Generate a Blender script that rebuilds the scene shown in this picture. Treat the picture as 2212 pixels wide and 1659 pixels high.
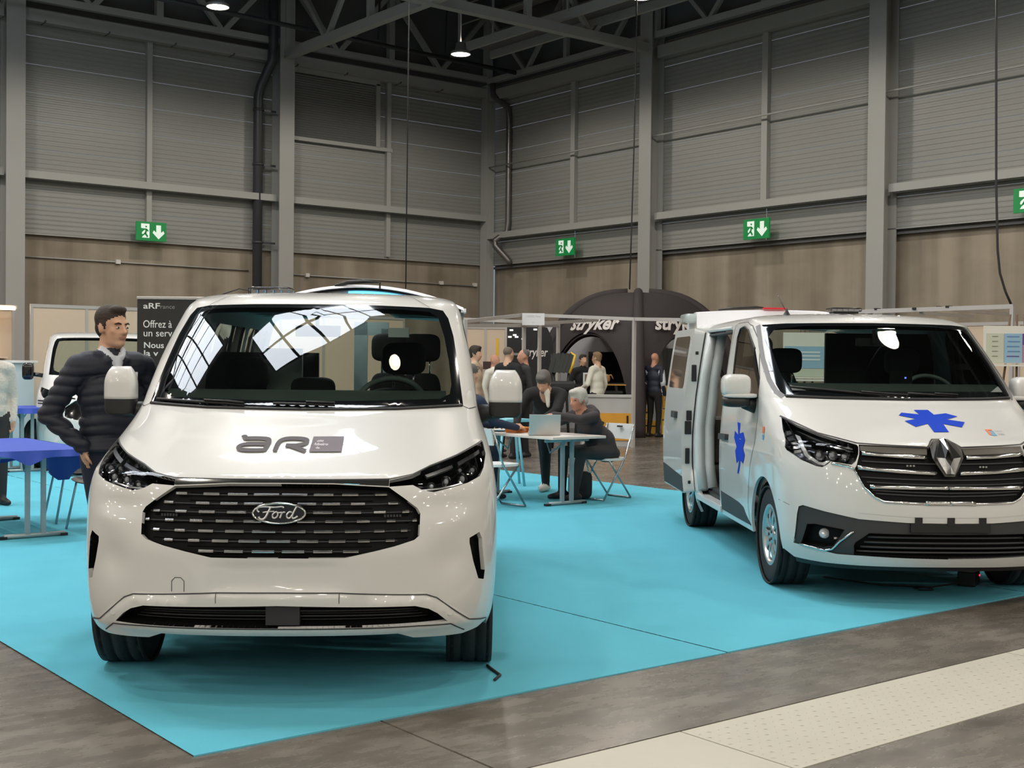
import bpy, bmesh, math, random
import numpy as np
from mathutils import Vector, Matrix
from mathutils.geometry import delaunay_2d_cdt

EXPOSURE = 0.0
LAMPPOWER = 365.0
LAMPGLOW = 25.0
SKYPOWER = 15.0

for _o in list(bpy.data.objects):
    bpy.data.objects.remove(_o)
scene = bpy.context.scene
C = scene.collection
PI = math.pi
rnd = random.Random(7)

# ------------------------------------------------------------------ camera
cam_data = bpy.data.cameras.new('camera')
cam_data.sensor_fit = 'HORIZONTAL'
cam_data.sensor_width = 36.0
cam_data.lens = 2744.333 / 2212.0 * 36.0
cam_data.clip_start = 0.05
cam_data.clip_end = 200
cam = bpy.data.objects.new('camera', cam_data)
C.objects.link(cam)
_p, _r, _y = -1.59959929e-02, -1.01281008e-02, 6.65707291e-01
_f = np.array([math.sin(_y) * math.cos(_p), math.cos(_y) * math.cos(_p), math.sin(_p)])
_rt = np.array([math.cos(_y), -math.sin(_y), 0.0])
_d = np.cross(_f, _rt)
_rt2 = math.cos(_r) * _rt + math.sin(_r) * _d
_d2 = -math.sin(_r) * _rt + math.cos(_r) * _d
_m = Matrix.Identity(4)
for _i in range(3):
    _m[_i][0] = _rt2[_i]
    _m[_i][1] = -_d2[_i]
    _m[_i][2] = -_f[_i]
_m[2][3] = 1.5
cam.matrix_world = _m
scene.camera = cam

# ------------------------------------------------------------------ view, world
scene.view_settings.view_transform = 'Standard'
scene.view_settings.look = 'None'
scene.view_settings.gamma = 1.0
scene.view_settings.use_curve_mapping = False
scene.view_settings.exposure = EXPOSURE
scene.cycles.max_bounces = 8
scene.cycles.diffuse_bounces = 3
scene.cycles.glossy_bounces = 4
scene.cycles.transmission_bounces = 6
scene.cycles.transparent_max_bounces = 12
scene.cycles.sample_clamp_indirect = 6.0
scene.cycles.caustics_reflective = False
scene.cycles.caustics_refractive = False
world = bpy.data.worlds.new('world')
scene.world = world
world.use_nodes = True
world.node_tree.nodes['Background'].inputs[0].default_value = (0.75, 0.85, 1.0, 1)
world.node_tree.nodes['Background'].inputs[1].default_value = 0.3

# ------------------------------------------------------------------ helpers
def tag(o, label=None, cat=None, group=None, kind=None):
    if label: o['label'] = label
    if cat: o['category'] = cat
    if group: o['group'] = group
    if kind: o['kind'] = kind
    return o

def thing(name, label, cat, loc=(0, 0, 0), rz=0.0, group=None, kind=None):
    o = bpy.data.objects.new(name, None)
    C.objects.link(o)
    o.empty_display_size = 0.1
    o.location = loc
    o.rotation_euler = (0, 0, rz)
    return tag(o, label, cat, group, kind)

def copy_tree(o, parent=None):
    c = o.copy()
    C.objects.link(c)
    c.parent = parent
    for ch in list(o.children):
        copy_tree(ch, c)
    return c

class MB:
    """collects closed shapes and links them as one mesh object"""
    def __init__(s):
        s.v, s.f, s.sm, s.mi = [], [], [], []
        s.cur = 0
    def add(s, vs, fs, smooth=False):
        b = len(s.v)
        s.v += [tuple(p) for p in vs]
        for f in fs:
            s.f.append([i + b for i in f]); s.sm.append(smooth); s.mi.append(s.cur)
        return s
    def box(s, c, d, rz=0.0, M=None, bev=0.0):
        x, y, z = d[0] / 2, d[1] / 2, d[2] / 2
        if bev > 0:
            b = min(bev, x * .9, y * .9, z * .9)
            bm = bmesh.new()
            bmesh.ops.create_cube(bm, size=1)
            for v in bm.verts:
                v.co = Vector((v.co.x * d[0], v.co.y * d[1], v.co.z * d[2]))
            bmesh.ops.bevel(bm, geom=bm.edges[:], offset=b, segments=2, affect='EDGES', profile=.7)
            bm.verts.index_update()
            vs = [v.co.copy() for v in bm.verts]
            fs = [[v.index for v in f.verts] for f in bm.faces]
            bm.free()
        else:
            vs = [Vector((i, j, k)) for i in (-x, x) for j in (-y, y) for k in (-z, z)]
            fs = [(0, 1, 3, 2), (4, 6, 7, 5), (0, 4, 5, 1), (2, 3, 7, 6), (0, 2, 6, 4), (1, 5, 7, 3)]
        if M is None:
            M = Matrix.Translation(c) @ Matrix.Rotation(rz, 4, 'Z')
        else:
            M = Matrix.Translation(c) @ M.to_4x4()
        s.add([M @ v for v in vs], fs)
        return s
    def rings(s, R, caps=True, smooth=True, closed=False):
        n = len(R[0]); vs = [p for r in R for p in r]; fs = []
        m = len(R)
        for i in range(m - 1 + (1 if closed else 0)):
            i2 = (i + 1) % m
            for j in range(n):
                k = (j + 1) % n
                fs.append((i * n + j, i * n + k, i2 * n + k, i2 * n + j))
        s.add(vs, fs, smooth)
        if caps and not closed:
            b = len(s.v) - len(vs)
            s.f.append([b + j for j in range(n)][::-1]); s.sm.append(False); s.mi.append(s.cur)
            s.f.append([b + (m - 1) * n + j for j in range(n)]); s.sm.append(False); s.mi.append(s.cur)
        return s
    def tube(s, pts, r, n=8, caps=True, closed=False):
        P = [Vector(p) for p in pts]
        m = len(P); R = []
        up = Vector((0, 0, 1)); prev = None
        for i in range(m):
            if closed:
                t = (P[(i + 1) % m] - P[i - 1])
            else:
                t = (P[min(i + 1, m - 1)] - P[max(i - 1, 0)])
            t.normalize()
            if prev is None:
                a = t.cross(up)
                if a.length < .05: a = t.cross(Vector((1, 0, 0)))
                a.normalize()
            else:
                a = prev - t * prev.dot(t)
                a.normalize()
            b = t.cross(a); prev = a
            rr = r[i] if isinstance(r, (list, tuple)) else r
            R.append([P[i] + (a * math.cos(2 * PI * j / n) + b * math.sin(2 * PI * j / n)) * rr for j in range(n)])
        return s.rings(R, caps, True, closed)
    def cyl(s, p0, p1, r, n=16):
        p0, p1 = Vector(p0), Vector(p1)
        t = (p1 - p0).normalized()
        a = t.cross(Vector((0, 0, 1)))
        if a.length < .05: a = t.cross(Vector((1, 0, 0)))
        a.normalize(); b = t.cross(a)
        r0, r1 = r if isinstance(r, (tuple, list)) else (r, r)
        R = [[p + (a * math.cos(2 * PI * j / n) + b * math.sin(2 * PI * j / n)) * q for j in range(n)] for p, q in ((p0, r0), (p1, r1))]
        return s.rings(R, True, True)
    def lathe(s, prof, n=24, o=(0, 0, 0), axis='Z', caps=True):
        R = []
        for r, h in prof:
            ring = []
            for j in range(n):
                a = 2 * PI * j / n
                c, d = r * math.cos(a), r * math.sin(a)
                p = {'Z': (c, d, h), 'X': (h, c, d), 'Y': (d, h, c)}[axis]
                ring.append(Vector(p) + Vector(o))
            R.append(ring)
        return s.rings(R, caps, True)
    def prism(s, poly, h0, h1, fn=None):
        """poly: 2d points (ccw) extruded; fn(u,v,h) -> 3d"""
        fn = fn or (lambda u, v, h: (u, v, h))
        n = len(poly)
        vs = [fn(u, v, h0) for u, v in poly] + [fn(u, v, h1) for u, v in poly]
        fs = [list(range(n))[::-1], list(range(n, 2 * n))] + [(i, (i + 1) % n, n + (i + 1) % n, n + i) for i in range(n)]
        return s.add(vs, fs)
    def grid(s, fn, nu, nv, smooth=True, thick=0.0):
        vs = [Vector(fn(i / nu, j / nv)) for i in range(nu + 1) for j in range(nv + 1)]
        fs = [(i * (nv + 1) + j, (i + 1) * (nv + 1) + j, (i + 1) * (nv + 1) + j + 1, i * (nv + 1) + j + 1) for i in range(nu) for j in range(nv)]
        s.add(vs, fs, smooth)
        return s
    def ell(s, c, r, n=12, M=None):
        R = []
        for i in range(1, n):
            a = PI * i / n
            ring = []
            for j in range(2 * n):
                b = 2 * PI * j / (2 * n)
                p = Vector((r[0] * math.sin(a) * math.cos(b), r[1] * math.sin(a) * math.sin(b), r[2] * math.cos(a)))
                if M is not None: p = M @ p
                ring.append(p + Vector(c))
            R.append(ring)
        return s.rings(R, True, True)
    def mesh(s, name, mats):
        me = bpy.data.meshes.new(name)
        me.from_pydata([tuple(v) for v in s.v], [], s.f)
        for m in (mats if isinstance(mats, (list, tuple)) else [mats]):
            me.materials.append(m)
        me.polygons.foreach_set('use_smooth', s.sm)
        me.polygons.foreach_set('material_index', s.mi)
        me.update()
        return me
    def build(s, name, mats, parent=None, loc=None, rz=0.0, fixn=False):
        me = s.mesh(name, mats)
        if fixn:
            bm = bmesh.new(); bm.from_mesh(me)
            bmesh.ops.recalc_face_normals(bm, faces=bm.faces[:])
            bm.to_mesh(me); bm.free()
        return link(name, me, parent, loc, rz)

def link(name, me, parent=None, loc=None, rz=0.0):
    o = bpy.data.objects.new(name, me)
    C.objects.link(o)
    if parent is not None: o.parent = parent
    if loc is not None: o.location = loc
    if rz: o.rotation_euler = (0, 0, rz)
    return o

def boxo(name, c, d, mat, parent=None, rz=0.0, bev=0.0):
    return MB().box((0, 0, 0), d, 0, bev=bev).build(name, mat, parent, c, rz)

# ------------------------------------------------------------------ materials
MATS = {}
def mat(name, col, rough=.5, metal=0.0, spec=.5, coat=0.0, emit=0.0, ecol=None, alpha=1.0, trans=0.0, ior=1.45, noise=None, bump=None, coat_rough=.03):
    """noise=(scale, amount, colour2, stretch xyz); bump=(scale, strength, distance)"""
    if name in MATS: return MATS[name]
    m = bpy.data.materials.new(name)
    m.use_nodes = True
    nt = m.node_tree
    b = nt.nodes['Principled BSDF']
    b.inputs['Base Color'].default_value = (*col, 1)
    b.inputs['Roughness'].default_value = rough
    b.inputs['Metallic'].default_value = metal
    b.inputs['Specular IOR Level'].default_value = spec
    b.inputs['Coat Weight'].default_value = coat
    b.inputs['Coat Roughness'].default_value = coat_rough
    b.inputs['Transmission Weight'].default_value = trans
    b.inputs['IOR'].default_value = ior
    b.inputs['Alpha'].default_value = alpha
    if emit:
        b.inputs['Emission Color'].default_value = (*(ecol or col), 1)
        b.inputs['Emission Strength'].default_value = emit
    if noise or bump:
        tc = nt.nodes.new('ShaderNodeTexCoord')
    if noise:
        sc, amt, c2, st = noise
        mp = nt.nodes.new('ShaderNodeMapping')
        mp.inputs['Scale'].default_value = st
        nt.links.new(tc.outputs['Object'], mp.inputs['Vector'])
        nz = nt.nodes.new('ShaderNodeTexNoise')
        nz.inputs['Scale'].default_value = sc
        nz.inputs['Detail'].default_value = 5
        nz.inputs['Roughness'].default_value = .6
        nt.links.new(mp.outputs['Vector'], nz.inputs['Vector'])
        rp = nt.nodes.new('ShaderNodeValToRGB')
        rp.color_ramp.elements[0].position = .5 - .5 * amt
        rp.color_ramp.elements[1].position = .5 + .5 * amt
        rp.color_ramp.elements[0].color = (*col, 1)
        rp.color_ramp.elements[1].color = (*c2, 1)
        nt.links.new(nz.outputs['Fac'], rp.inputs['Fac'])
        nt.links.new(rp.outputs['Color'], b.inputs['Base Color'])
    if bump:
        nz = nt.nodes.new('ShaderNodeTexNoise')
        nz.inputs['Scale'].default_value = bump[0]
        nz.inputs['Detail'].default_value = 4
        nt.links.new(tc.outputs['Object'], nz.inputs['Vector'])
        bp = nt.nodes.new('ShaderNodeBump')
        bp.inputs['Strength'].default_value = bump[1]
        bp.inputs['Distance'].default_value = bump[2]
        nt.links.new(nz.outputs['Fac'], bp.inputs['Height'])
        nt.links.new(bp.outputs['Normal'], b.inputs['Normal'])
    MATS[name] = m
    return m

def glass(name, tint, rough=0.0, ior=1.5, clear=.9):
    """thin sheet glass: tinted see-through plus fresnel mirror"""
    if name in MATS: return MATS[name]
    m = bpy.data.materials.new(name)
    m.use_nodes = True
    nt = m.node_tree
    nt.nodes.clear()
    o = nt.nodes.new('ShaderNodeOutputMaterial')
    t = nt.nodes.new('ShaderNodeBsdfTransparent'); t.inputs[0].default_value = (*tint, 1)
    g = nt.nodes.new('ShaderNodeBsdfGlossy'); g.inputs['Roughness'].default_value = rough
    f = nt.nodes.new('ShaderNodeFresnel'); f.inputs['IOR'].default_value = ior
    mx = nt.nodes.new('ShaderNodeMixShader')
    nt.links.new(f.outputs[0], mx.inputs[0]); nt.links.new(t.outputs[0], mx.inputs[1]); nt.links.new(g.outputs[0], mx.inputs[2])
    nt.links.new(mx.outputs[0], o.inputs[0])
    MATS[name] = m
    return m
# ------------------------------------------------------------------ lamps of the hall
LAMP_X = (-26.1, -19.8, -13.5, -7.2, -0.9, 5.4, 11.75, 18.1)
LAMP_Y = (-25.2, -18.9, -12.6, -6.3, 0.0, 6.3, 12.6, 18.9, 25.2)
LAMP_Z = 9.0
m_lampbody = mat('lamp housing grey', (.35, .35, .36), .45, .6)
m_lamplens = mat('lamp lens glow', (1, .9, .75), .3, emit=LAMPGLOW, ecol=(1, .86, .66))
def make_lamp():
    t = thing('high_bay_lamp', 'round high bay lamp hanging from the roof', 'lamp', (0, 0, LAMP_Z), 0, 'high bay lamps of the hall')
    MB().lathe([(.05, .30), (.12, .28), (.14, .12), (.24, .06), (.25, 0.0), (.235, -.005), (.23, .03)], 24, caps=False).build('housing', m_lampbody, t)
    MB().lathe([(.0, .0), (.10, -.012), (.20, -.006), (.232, .012)], 24, caps=False).build('lens', m_lamplens, t)
    MB().cyl((0, 0, .28), (0, 0, 3.3), .02, 6).build('rod', m_lampbody, t)
    ld = bpy.data.lights.new('lamp_light', 'SPOT')
    ld.spot_size = math.radians(174); ld.spot_blend = .35
    ld.shadow_soft_size = .14; ld.energy = LAMPPOWER
    ld.color = (1.0, .93, .82)
    lo = bpy.data.objects.new('lamp_light', ld)
    C.objects.link(lo); lo.parent = t; lo.location = (0, 0, -.16)
    return t
_lamp = make_lamp()
_first = True
for lx in LAMP_X:
    for ly in LAMP_Y:
        o = _lamp if _first else copy_tree(_lamp)
        _first = False
        o.location = (lx, ly, LAMP_Z)
        for (ax, ay, lb) in ((11.75, 25.2, 'round glowing hall lamp farthest to the left, above the louvre wall'), (18.1, 25.2, 'round glowing hall lamp hanging before the corner of the hall'), (18.1, 18.9, 'round glowing hall lamp at the top edge, beside the catwalk')):
            if abs(lx - ax) < .1 and abs(ly - ay) < .1: o['label'] = lb

# ------------------------------------------------------------------ floor
m_conc = bpy.data.materials.new('polished concrete')
m_conc.use_nodes = True
def _conc(m):
    nt = m.node_tree; b = nt.nodes['Principled BSDF']
    tc = nt.nodes.new('ShaderNodeNewGeometry')
    def nz(sc, det, st=(1, 1, 1)):
        mp = nt.nodes.new('ShaderNodeMapping'); mp.inputs['Scale'].default_value = st
        nt.links.new(tc.outputs['Position'], mp.inputs['Vector'])
        n = nt.nodes.new('ShaderNodeTexNoise'); n.inputs['Scale'].default_value = sc; n.inputs['Detail'].default_value = det; n.inputs['Roughness'].default_value = .65
        nt.links.new(mp.outputs['Vector'], n.inputs['Vector']); return n
    n1, n2 = nz(1.1, 6), nz(5.0, 8, (.6, 1.6, 1))
    mx = nt.nodes.new('ShaderNodeMixRGB'); mx.inputs[0].default_value = .45
    nt.links.new(n1.outputs[0], mx.inputs[1]); nt.links.new(n2.outputs[0], mx.inputs[2])
    rp = nt.nodes.new('ShaderNodeValToRGB')
    e = rp.color_ramp.elements
    e[0].position = .33; e[0].color = (.075, .066, .056, 1)
    e[1].position = .68; e[1].color = (.25, .225, .195, 1)
    e2 = e.new(.52); e2.color = (.15, .132, .112, 1)
    nt.links.new(mx.outputs[0], rp.inputs[0]); nt.links.new(rp.outputs[0], b.inputs['Base Color'])
    mr = nt.nodes.new('ShaderNodeMapRange'); mr.inputs[3].default_value = .16; mr.inputs[4].default_value = .38
    nt.links.new(n2.outputs[0], mr.inputs[0]); nt.links.new(mr.outputs[0], b.inputs['Roughness'])
    b.inputs['Specular IOR Level'].default_value = .45
_conc(m_conc)
m_joint = mat('joint sealant', (.03, .025, .02), .9)
floor = boxo('floor', (-4.5, .5, -.055), (59, 61, .07), m_joint)
tag(floor, 'polished grey brown concrete floor of the hall', 'floor', kind='structure')
XE = [-33.9, -27.15, -22.15, -17.15, -12.15, -7.15, -2.15, 2.85, 7.85, 12.85, 17.85, 24.9]
YE = [-29.9, -23, -16, -9, -3, 3.035, 3.645, 9, 15, 21, 30.9]
for i in range(len(XE) - 1):
    for j in range(len(YE) - 1):
        if abs(YE[j] - 3.035) < .01: continue
        g = .006
        sx, sy = XE[i + 1] - XE[i] - 2 * g, YE[j + 1] - YE[j] - 2 * g
        boxo('floor_slab', ((XE[i] + XE[i + 1]) / 2 + 4.5, (YE[j] + YE[j + 1]) / 2 - .5, .045), (sx, sy, .02), m_conc, floor)
# trench covered with tread plates
m_plate = mat('cream painted tread plate', (.42, .40, .335), .5, 0.0, .4, noise=(1.6, .9, (.50, .48, .41), (1, 1, 1)))
trench = thing('trench_cover', 'cream painted tread plate strip let into the concrete floor', 'floor plate', (0, 0, 0), kind='structure')
def tread(L, W):
    b = MB().box((0, 0, -.01), (L, W, .02))
    n = int(L / .055)
    for i in range(n):
        for j in range(int(W / .055)):
            x, y = -L / 2 + .03 + i * .055, -W / 2 + .03 + j * .055
            a = .6 if (i + j) % 2 else -.6
            dx, dy = math.cos(a) * .012, math.sin(a) * .012
            px, py = -math.sin(a) * .003, math.cos(a) * .003
            b.add([(x - dx, y - dy, 0.0003), (x + px, y + py, .0014), (x + dx, y + dy, .0003), (x - px, y - py, .0014)], [(0, 1, 2), (0, 2, 3)])
    return b
_pe = [-13.0, -10.5, -8.0, -5.6, -3.1, -1.1, 1.3, 3.755, 6.2, 8.65, 11.1, 13.6, 16.1, 18.6, 21.1]
for i in range(len(_pe) - 1):
    L = _pe[i + 1] - _pe[i] - .008
    if 3.0 < _pe[i] < 7:
        o = tread(L, .60).build('tread_plate', m_plate, trench, ((_pe[i] + _pe[i + 1]) / 2, 3.34, 0.0))
    else:
        o = boxo('tread_plate', ((_pe[i] + _pe[i + 1]) / 2, 3.34, -.01), (L, .60, .02), m_plate, trench)
# carpet
m_carpet = mat('turquoise needle felt', (.10, .42, .54), .93, 0, .15, noise=(2.2, .9, (.12, .47, .60), (1, 1, 1)), bump=(420, .35, .004))
carpet = thing('carpet', 'turquoise exhibition carpet laid on the concrete floor', 'carpet', (0, 0, 0), kind='structure')
_cx = [2.015, 4.975, 7.95, 10.92]
for i in range(3):
    def _cf(u, v, a=_cx[i], b=_cx[i + 1]):
        return (a + .002 + (b - a - .004) * u, 4.495 + 18.6 * v, .006 + .0012 * math.sin(9 * v + 5 * u + i))
    b = MB().grid(_cf, 12, 60)
    b.grid(lambda u, v: (_cf(u, 0)[0], 4.495, _cf(u, 0)[2] * v), 12, 1, False)
    b.build('carpet_strip', m_carpet, carpet)
# ------------------------------------------------------------------ walls
WY, WX = 30.0, 22.62
m_clad = mat('grey cladding sheet', (.245, .245, .232), .45, 0.0, .5, noise=(.5, 1.0, (.27, .27, .256), (1, 1, 3)))
m_steel = mat('grey painted steel', (.32, .32, .306), .5, 0.0, .4, noise=(.8, 1, (.36, .36, .345), (1, 1, 1)))
m_pipe = mat('dark grey pipe', (.055, .058, .066), .4, .3)
m_dark = mat('dark roof deck', (.12, .12, .125), .8)
m_concw = bpy.data.materials.new('stained precast concrete')
m_concw.use_nodes = True
def _cw(m, c):
    nt = m.node_tree; b = nt.nodes['Principled BSDF']
    tc = nt.nodes.new('ShaderNodeNewGeometry')
    def nz(sc, st, det=5):
        mp = nt.nodes.new('ShaderNodeMapping'); mp.inputs['Scale'].default_value = st
        nt.links.new(tc.outputs['Position'], mp.inputs['Vector'])
        n = nt.nodes.new('ShaderNodeTexNoise'); n.inputs['Scale'].default_value = sc; n.inputs['Detail'].default_value = det
        nt.links.new(mp.outputs['Vector'], n.inputs['Vector']); return n
    n1, n2 = nz(1.0, (1.7, 1.7, .08)), nz(.9, (1, 1, 1.6), 7)
    mx = nt.nodes.new('ShaderNodeMixRGB'); mx.inputs[0].default_value = .35
    nt.links.new(n1.outputs[0], mx.inputs[1]); nt.links.new(n2.outputs[0], mx.inputs[2])
    rp = nt.nodes.new('ShaderNodeValToRGB'); e = rp.color_ramp.elements
    e[0].position = .36; e[0].color = (c[0] * .55, c[1] * .53, c[2] * .5, 1)
    e[1].position = .62; e[1].color = (*c, 1)
    nt.links.new(mx.outputs[0], rp.inputs[0]); nt.links.new(rp.outputs[0], b.inputs['Base Color'])
    b.inputs['Roughness'].default_value = .85
_cw(m_concw, (.34, .29, .225))

def rib_sheet(L, Hh, pitch=.108, d=.007):
    """horizontally ribbed sheet: x along, z up, facing -y"""
    n = int(round(Hh / pitch)); p = Hh / n
    pr = []
    for i in range(n):
        z = i * p
        pr += [(0, z), (-d, z + p * .14), (-d, z + p * .5), (0, z + p * .64)]
    pr.append((0, Hh))
    b = MB()
    vs = [(x, y, z) for y, z in pr for x in (-L / 2, L / 2)]
    fs = [(2 * i, 2 * i + 1, 2 * i + 3, 2 * i + 2) for i in range(len(pr) - 1)]
    b.add(vs, fs)
    return b
def i_column(h, w=.42, d=.45):
    """H section post: flange faces -y"""
    return MB().box((0, -d + .015, h / 2), (w, .03, h)).box((0, -.015, h / 2), (w, .03, h)).box((0, -d / 2, h / 2), (.03, d - .06, h))

wall_left = thing('wall_left', 'grey ribbed metal wall with louvre and stained concrete base, left', 'wall', (0, WY, 0), 0, kind='structure')
wall_right = thing('wall_right', 'grey ribbed metal wall on stained concrete base, right', 'wall', (WX, 0, 0), -PI / 2, kind='structure')
LEFT_COLS = [2.05, 8.9, 15.72, 22.3]
RIGHT_COLS = [29.7, 22.95, 16.1, 9.2]
_shm = {}
def clad_bay(parent, a, b, sign, base_z, courses, ch):
    L = abs(b - a)
    key = round(L, 3)
    if key not in _shm: _shm[key] = rib_sheet(L - .012, ch - .006).mesh('cladding_sheet', m_clad)
    for k in range(courses):
        link('cladding_sheet', _shm[key], parent, ((a + b) / 2 * sign, 0, base_z + k * ch))
# left wall bays (local x = world x)
for a, b, p in ((-33, -18, 0), (-18, -4.8, 0), (-4.8, 2.05, None), (2.05, 5.4, 0), (5.4, 8.9, 0), (8.9, 12.2, 0), (12.2, 15.72, 0), (15.72, 19.05, 0), (19.05, 22.4, 0)):
    clad_bay(wall_left, a, b, 1, 4.40, 8, .65)
# right wall local x = -world y   (rotation -90deg: local +x -> world -y, local -y -> world -x)
for a, b in ((29.9, 26.1), (26.1, 22.95), (22.95, 19.4), (19.4, 16.1), (16.1, 12.7), (12.7, 9.2), (9.2, 4), (4, -2), (-2, -15), (-15, -29)):
    clad_bay(wall_right, a, b, -1, 4.40, 8, .65)
for a, b in ((-33, 2.05), (2.05, 8.9), (8.9, 15.72), (15.72, 22.4)):
    boxo('concrete_panel', ((a + b) / 2, .17, 2.2), (b - a - .02, .2, 4.36), m_concw, wall_left)
    boxo('drip_flashing', ((a + b) / 2, .0, 4.385), (b - a - .02, .10, .025), m_steel, wall_left)
for a, b in ((29.9, 22.95), (22.95, 16.1), (16.1, 9.2), (9.2, 2), (2, -29)):
    boxo('concrete_panel', (-(a + b) / 2, .27, 2.2), (a - b - .02, .2, 4.36), m_concw, wall_right)
    boxo('drip_flashing', (-(a + b) / 2, .05, 4.385), (a - b - .02, .20, .025), m_steel, wall_right)
    boxo('sill_shadow_strip', (-(a + b) / 2, .10, 4.30), (a - b - .02, .14, .05), m_dark, wall_right)  # dark strip standing in for the shadow line under the cladding
_colm = i_column(12.6).mesh('column', m_steel)
for x in LEFT_COLS[:3]: link('column', _colm, wall_left, (x, -.02, 0))
for y in RIGHT_COLS[1:]: link('column', _colm, wall_right, (-y, -.02, 0))
MB().box((22.36, -.2, 4.8), (.16, .3, 9.6)).box((22.47, -.32, 4.8), (.16, .08, 9.6)).build('corner_column', m_steel, wall_left)
def beam_run(parent, sign, cols, z, h, d, name, off=-.02):
    for a, b in zip(cols[:-1], cols[1:]):
        a2, b2 = sign * a, sign * b
        lo, hi = min(a2, b2) + .21, max(a2, b2) - .21
        boxo(name, ((lo + hi) / 2, off - d / 2, z), (hi - lo, d, h), m_steel, parent)
beam_run(wall_left, 1, [2.05, 8.9, 15.72, 22.5], 5.72, .17, .30, 'girt')
beam_run(wall_left, 1, [2.05, 8.9, 15.72, 22.5], 9.36, .27, .26, 'eaves_beam')
beam_run(wall_right, -1, [29.9, 22.95, 16.1, 9.2, 2], 5.20, .17, .30, 'girt')
beam_run(wall_right, -1, [29.9, 22.95, 16.1, 9.2, 2], 9.28, .30, .26, 'eaves_beam')
for x in (5.4, 12.17, 19.05): boxo('mullion', (x, -.07, 6.85), (.13, .12, 4.85), m_steel, wall_left)
for y in (26.1, 19.4, 12.7): boxo('mullion', (-y, -.07, 7.2), (.17, .12, 3.9), m_steel, wall_right)
MB().tube([(-29.6, -.3, 7.2), (-23, -.3, 7.2), (-16.1, -.3, 7.2), (-9, -.3, 7.2), (-2, -.3, 7.2)], .022, 6).build('rail', m_steel, wall_right)
# clips on the eaves beams
_clip = MB().box((0, 0, 0), (.03, .34, .05), M=Matrix.Rotation(.5, 3, 'Y')).mesh('clip', m_dark)
for x in (3.2, 4.7, 6.2, 7.6, 9.6, 11.1, 12.75, 14.3, 16.1, 17.6, 19.3, 20.7):
    link('clip', _clip, wall_left, (x, -.16, 9.24))
# downpipe and its brackets
MB().tube([(15.32, -.45, 12), (15.32, -.45, 9.6), (15.30, -.42, 9.2), (15.07, -.25, 8.55), (15.03, -.2, 8.3), (15.03, -.2, 0)], .125, 14).build('downpipe', m_pipe, wall_left)
for z in (7.95, 6.55, 4.55):
    MB().cyl((15.03, -.2, z - .03), (15.03, -.2, z + .03), .14, 14).box((15.35, -.22, z), (.34, .03, .05)).build('pipe_bracket', m_pipe, wall_left)
MB().tube([(-29.45, -.32, 9.6), (-29.4, -.32, 9.25), (-28.95, -.12, 8.85), (-28.93, -.10, 8.5), (-28.93, -.10, 5.55), (-28.95, -.12, 5.3), (-29.2, -.36, 5.05), (-29.2, -.36, 4.9), (-28.85, -.12, 4.45), (-28.85, -.1, 4.35)], .09, 10).build('downpipe', mat('pewter pipe', (.16, .15, .145), .3, .6), wall_right)
# louvre
m_lv = mat('louvre blade grey', (.24, .24, .235), .45, .2)
lv = MB()
for i in range(30): lv.box((0, 0, 0), (2.72, .09, .012), M=Matrix.Identity(3)) if False else None
for i in range(26):
    z = 7.46 + i * .063
    MB().box((17.28, -.09, z), (2.66, .075, .012), M=Matrix.Rotation(-.75, 3, 'X')).build('louvre_blade', m_lv, wall_left)
boxo('louvre_back', (17.28, -.03, 8.28), (2.66, .02, 1.7), m_dark, wall_left)
boxo('louvre_frame', (17.28, -.08, 9.16), (2.9, .14, .13), m_steel, wall_left)
boxo('louvre_frame', (17.5, -.08, 7.37), (3.3, .14, .10), m_steel, wall_left)
boxo('louvre_frame', (18.68, -.08, 8.27), (.13, .14, 1.72), m_steel, wall_left)
# conduit with boxes on the left concrete base
MB().tube([(9.1, .03, 3.86), (14.9, .03, 3.84)], .02, 6).build('conduit', m_steel, wall_left)
MB().tube([(15.95, .03, 3.80), (22.2, .03, 3.76)], .02, 6).build('conduit', m_steel, wall_left)
m_boxw = mat('white junction plastic', (.62, .60, .56), .5)
for x in (11.45, 16.6, 20.95, 22.15): boxo('junction_box', (x, .02, 3.86 if x < 15 else 3.80), (.11, .09, .10), m_boxw, wall_left)
# upper zone above the eaves: sheeting coloured dark for the weak light up there; roof
boxo('upper_sheeting', (-5, .15, 11.3), (56, .1, 3.6), m_dark, wall_left)
boxo('upper_sheeting', (-.5, .15, 11.3), (59, .1, 3.6), m_dark, wall_right)
m_sky = mat('daylit skylight sheet', (.8, .86, .95), .5, emit=SKYPOWER, ecol=(.86, .92, 1.0))
def skylight(label, x0, x1, y0, y1, nx, ny):
    t = thing('skylight', label, 'skylight', ((x0 + x1) / 2, (y0 + y1) / 2, 12.86), 0, 'skylights in the roof', 'structure')
    w, h = (x1 - x0) / nx, (y1 - y0) / ny
    for i in range(nx):
        for j in range(ny):
            boxo('pane', (-(x1 - x0) / 2 + (i + .5) * w, -(y1 - y0) / 2 + (j + .5) * h, 0), (w - .09, h - .09, .02), m_sky, t)
    for i in range(nx + 1): boxo('mullion', (-(x1 - x0) / 2 + i * w, 0, -.02), (.07, y1 - y0, .07), m_dark, t)
    for j in range(ny + 1): boxo('transom', (0, -(y1 - y0) / 2 + j * h, -.02), (x1 - x0, .07, .07), m_dark, t)
skylight('long daylit skylight above the nearer white van', 2.5, 6.9, 8.7, 10.8, 5, 2)
skylight('daylit skylight strip beyond the nearer white van', -1.5, 1.5, 12.0, 19.0, 3, 5)
skylight('daylit skylight further along the roof', 5.4, 9.4, 13.4, 15.6, 5, 2)
ceil = boxo('ceiling', (-4.5, .5, 13.0), (59, 61, .1), m_dark)
tag(ceil, 'dark roof deck of the hall', 'ceiling', kind='structure')
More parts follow.
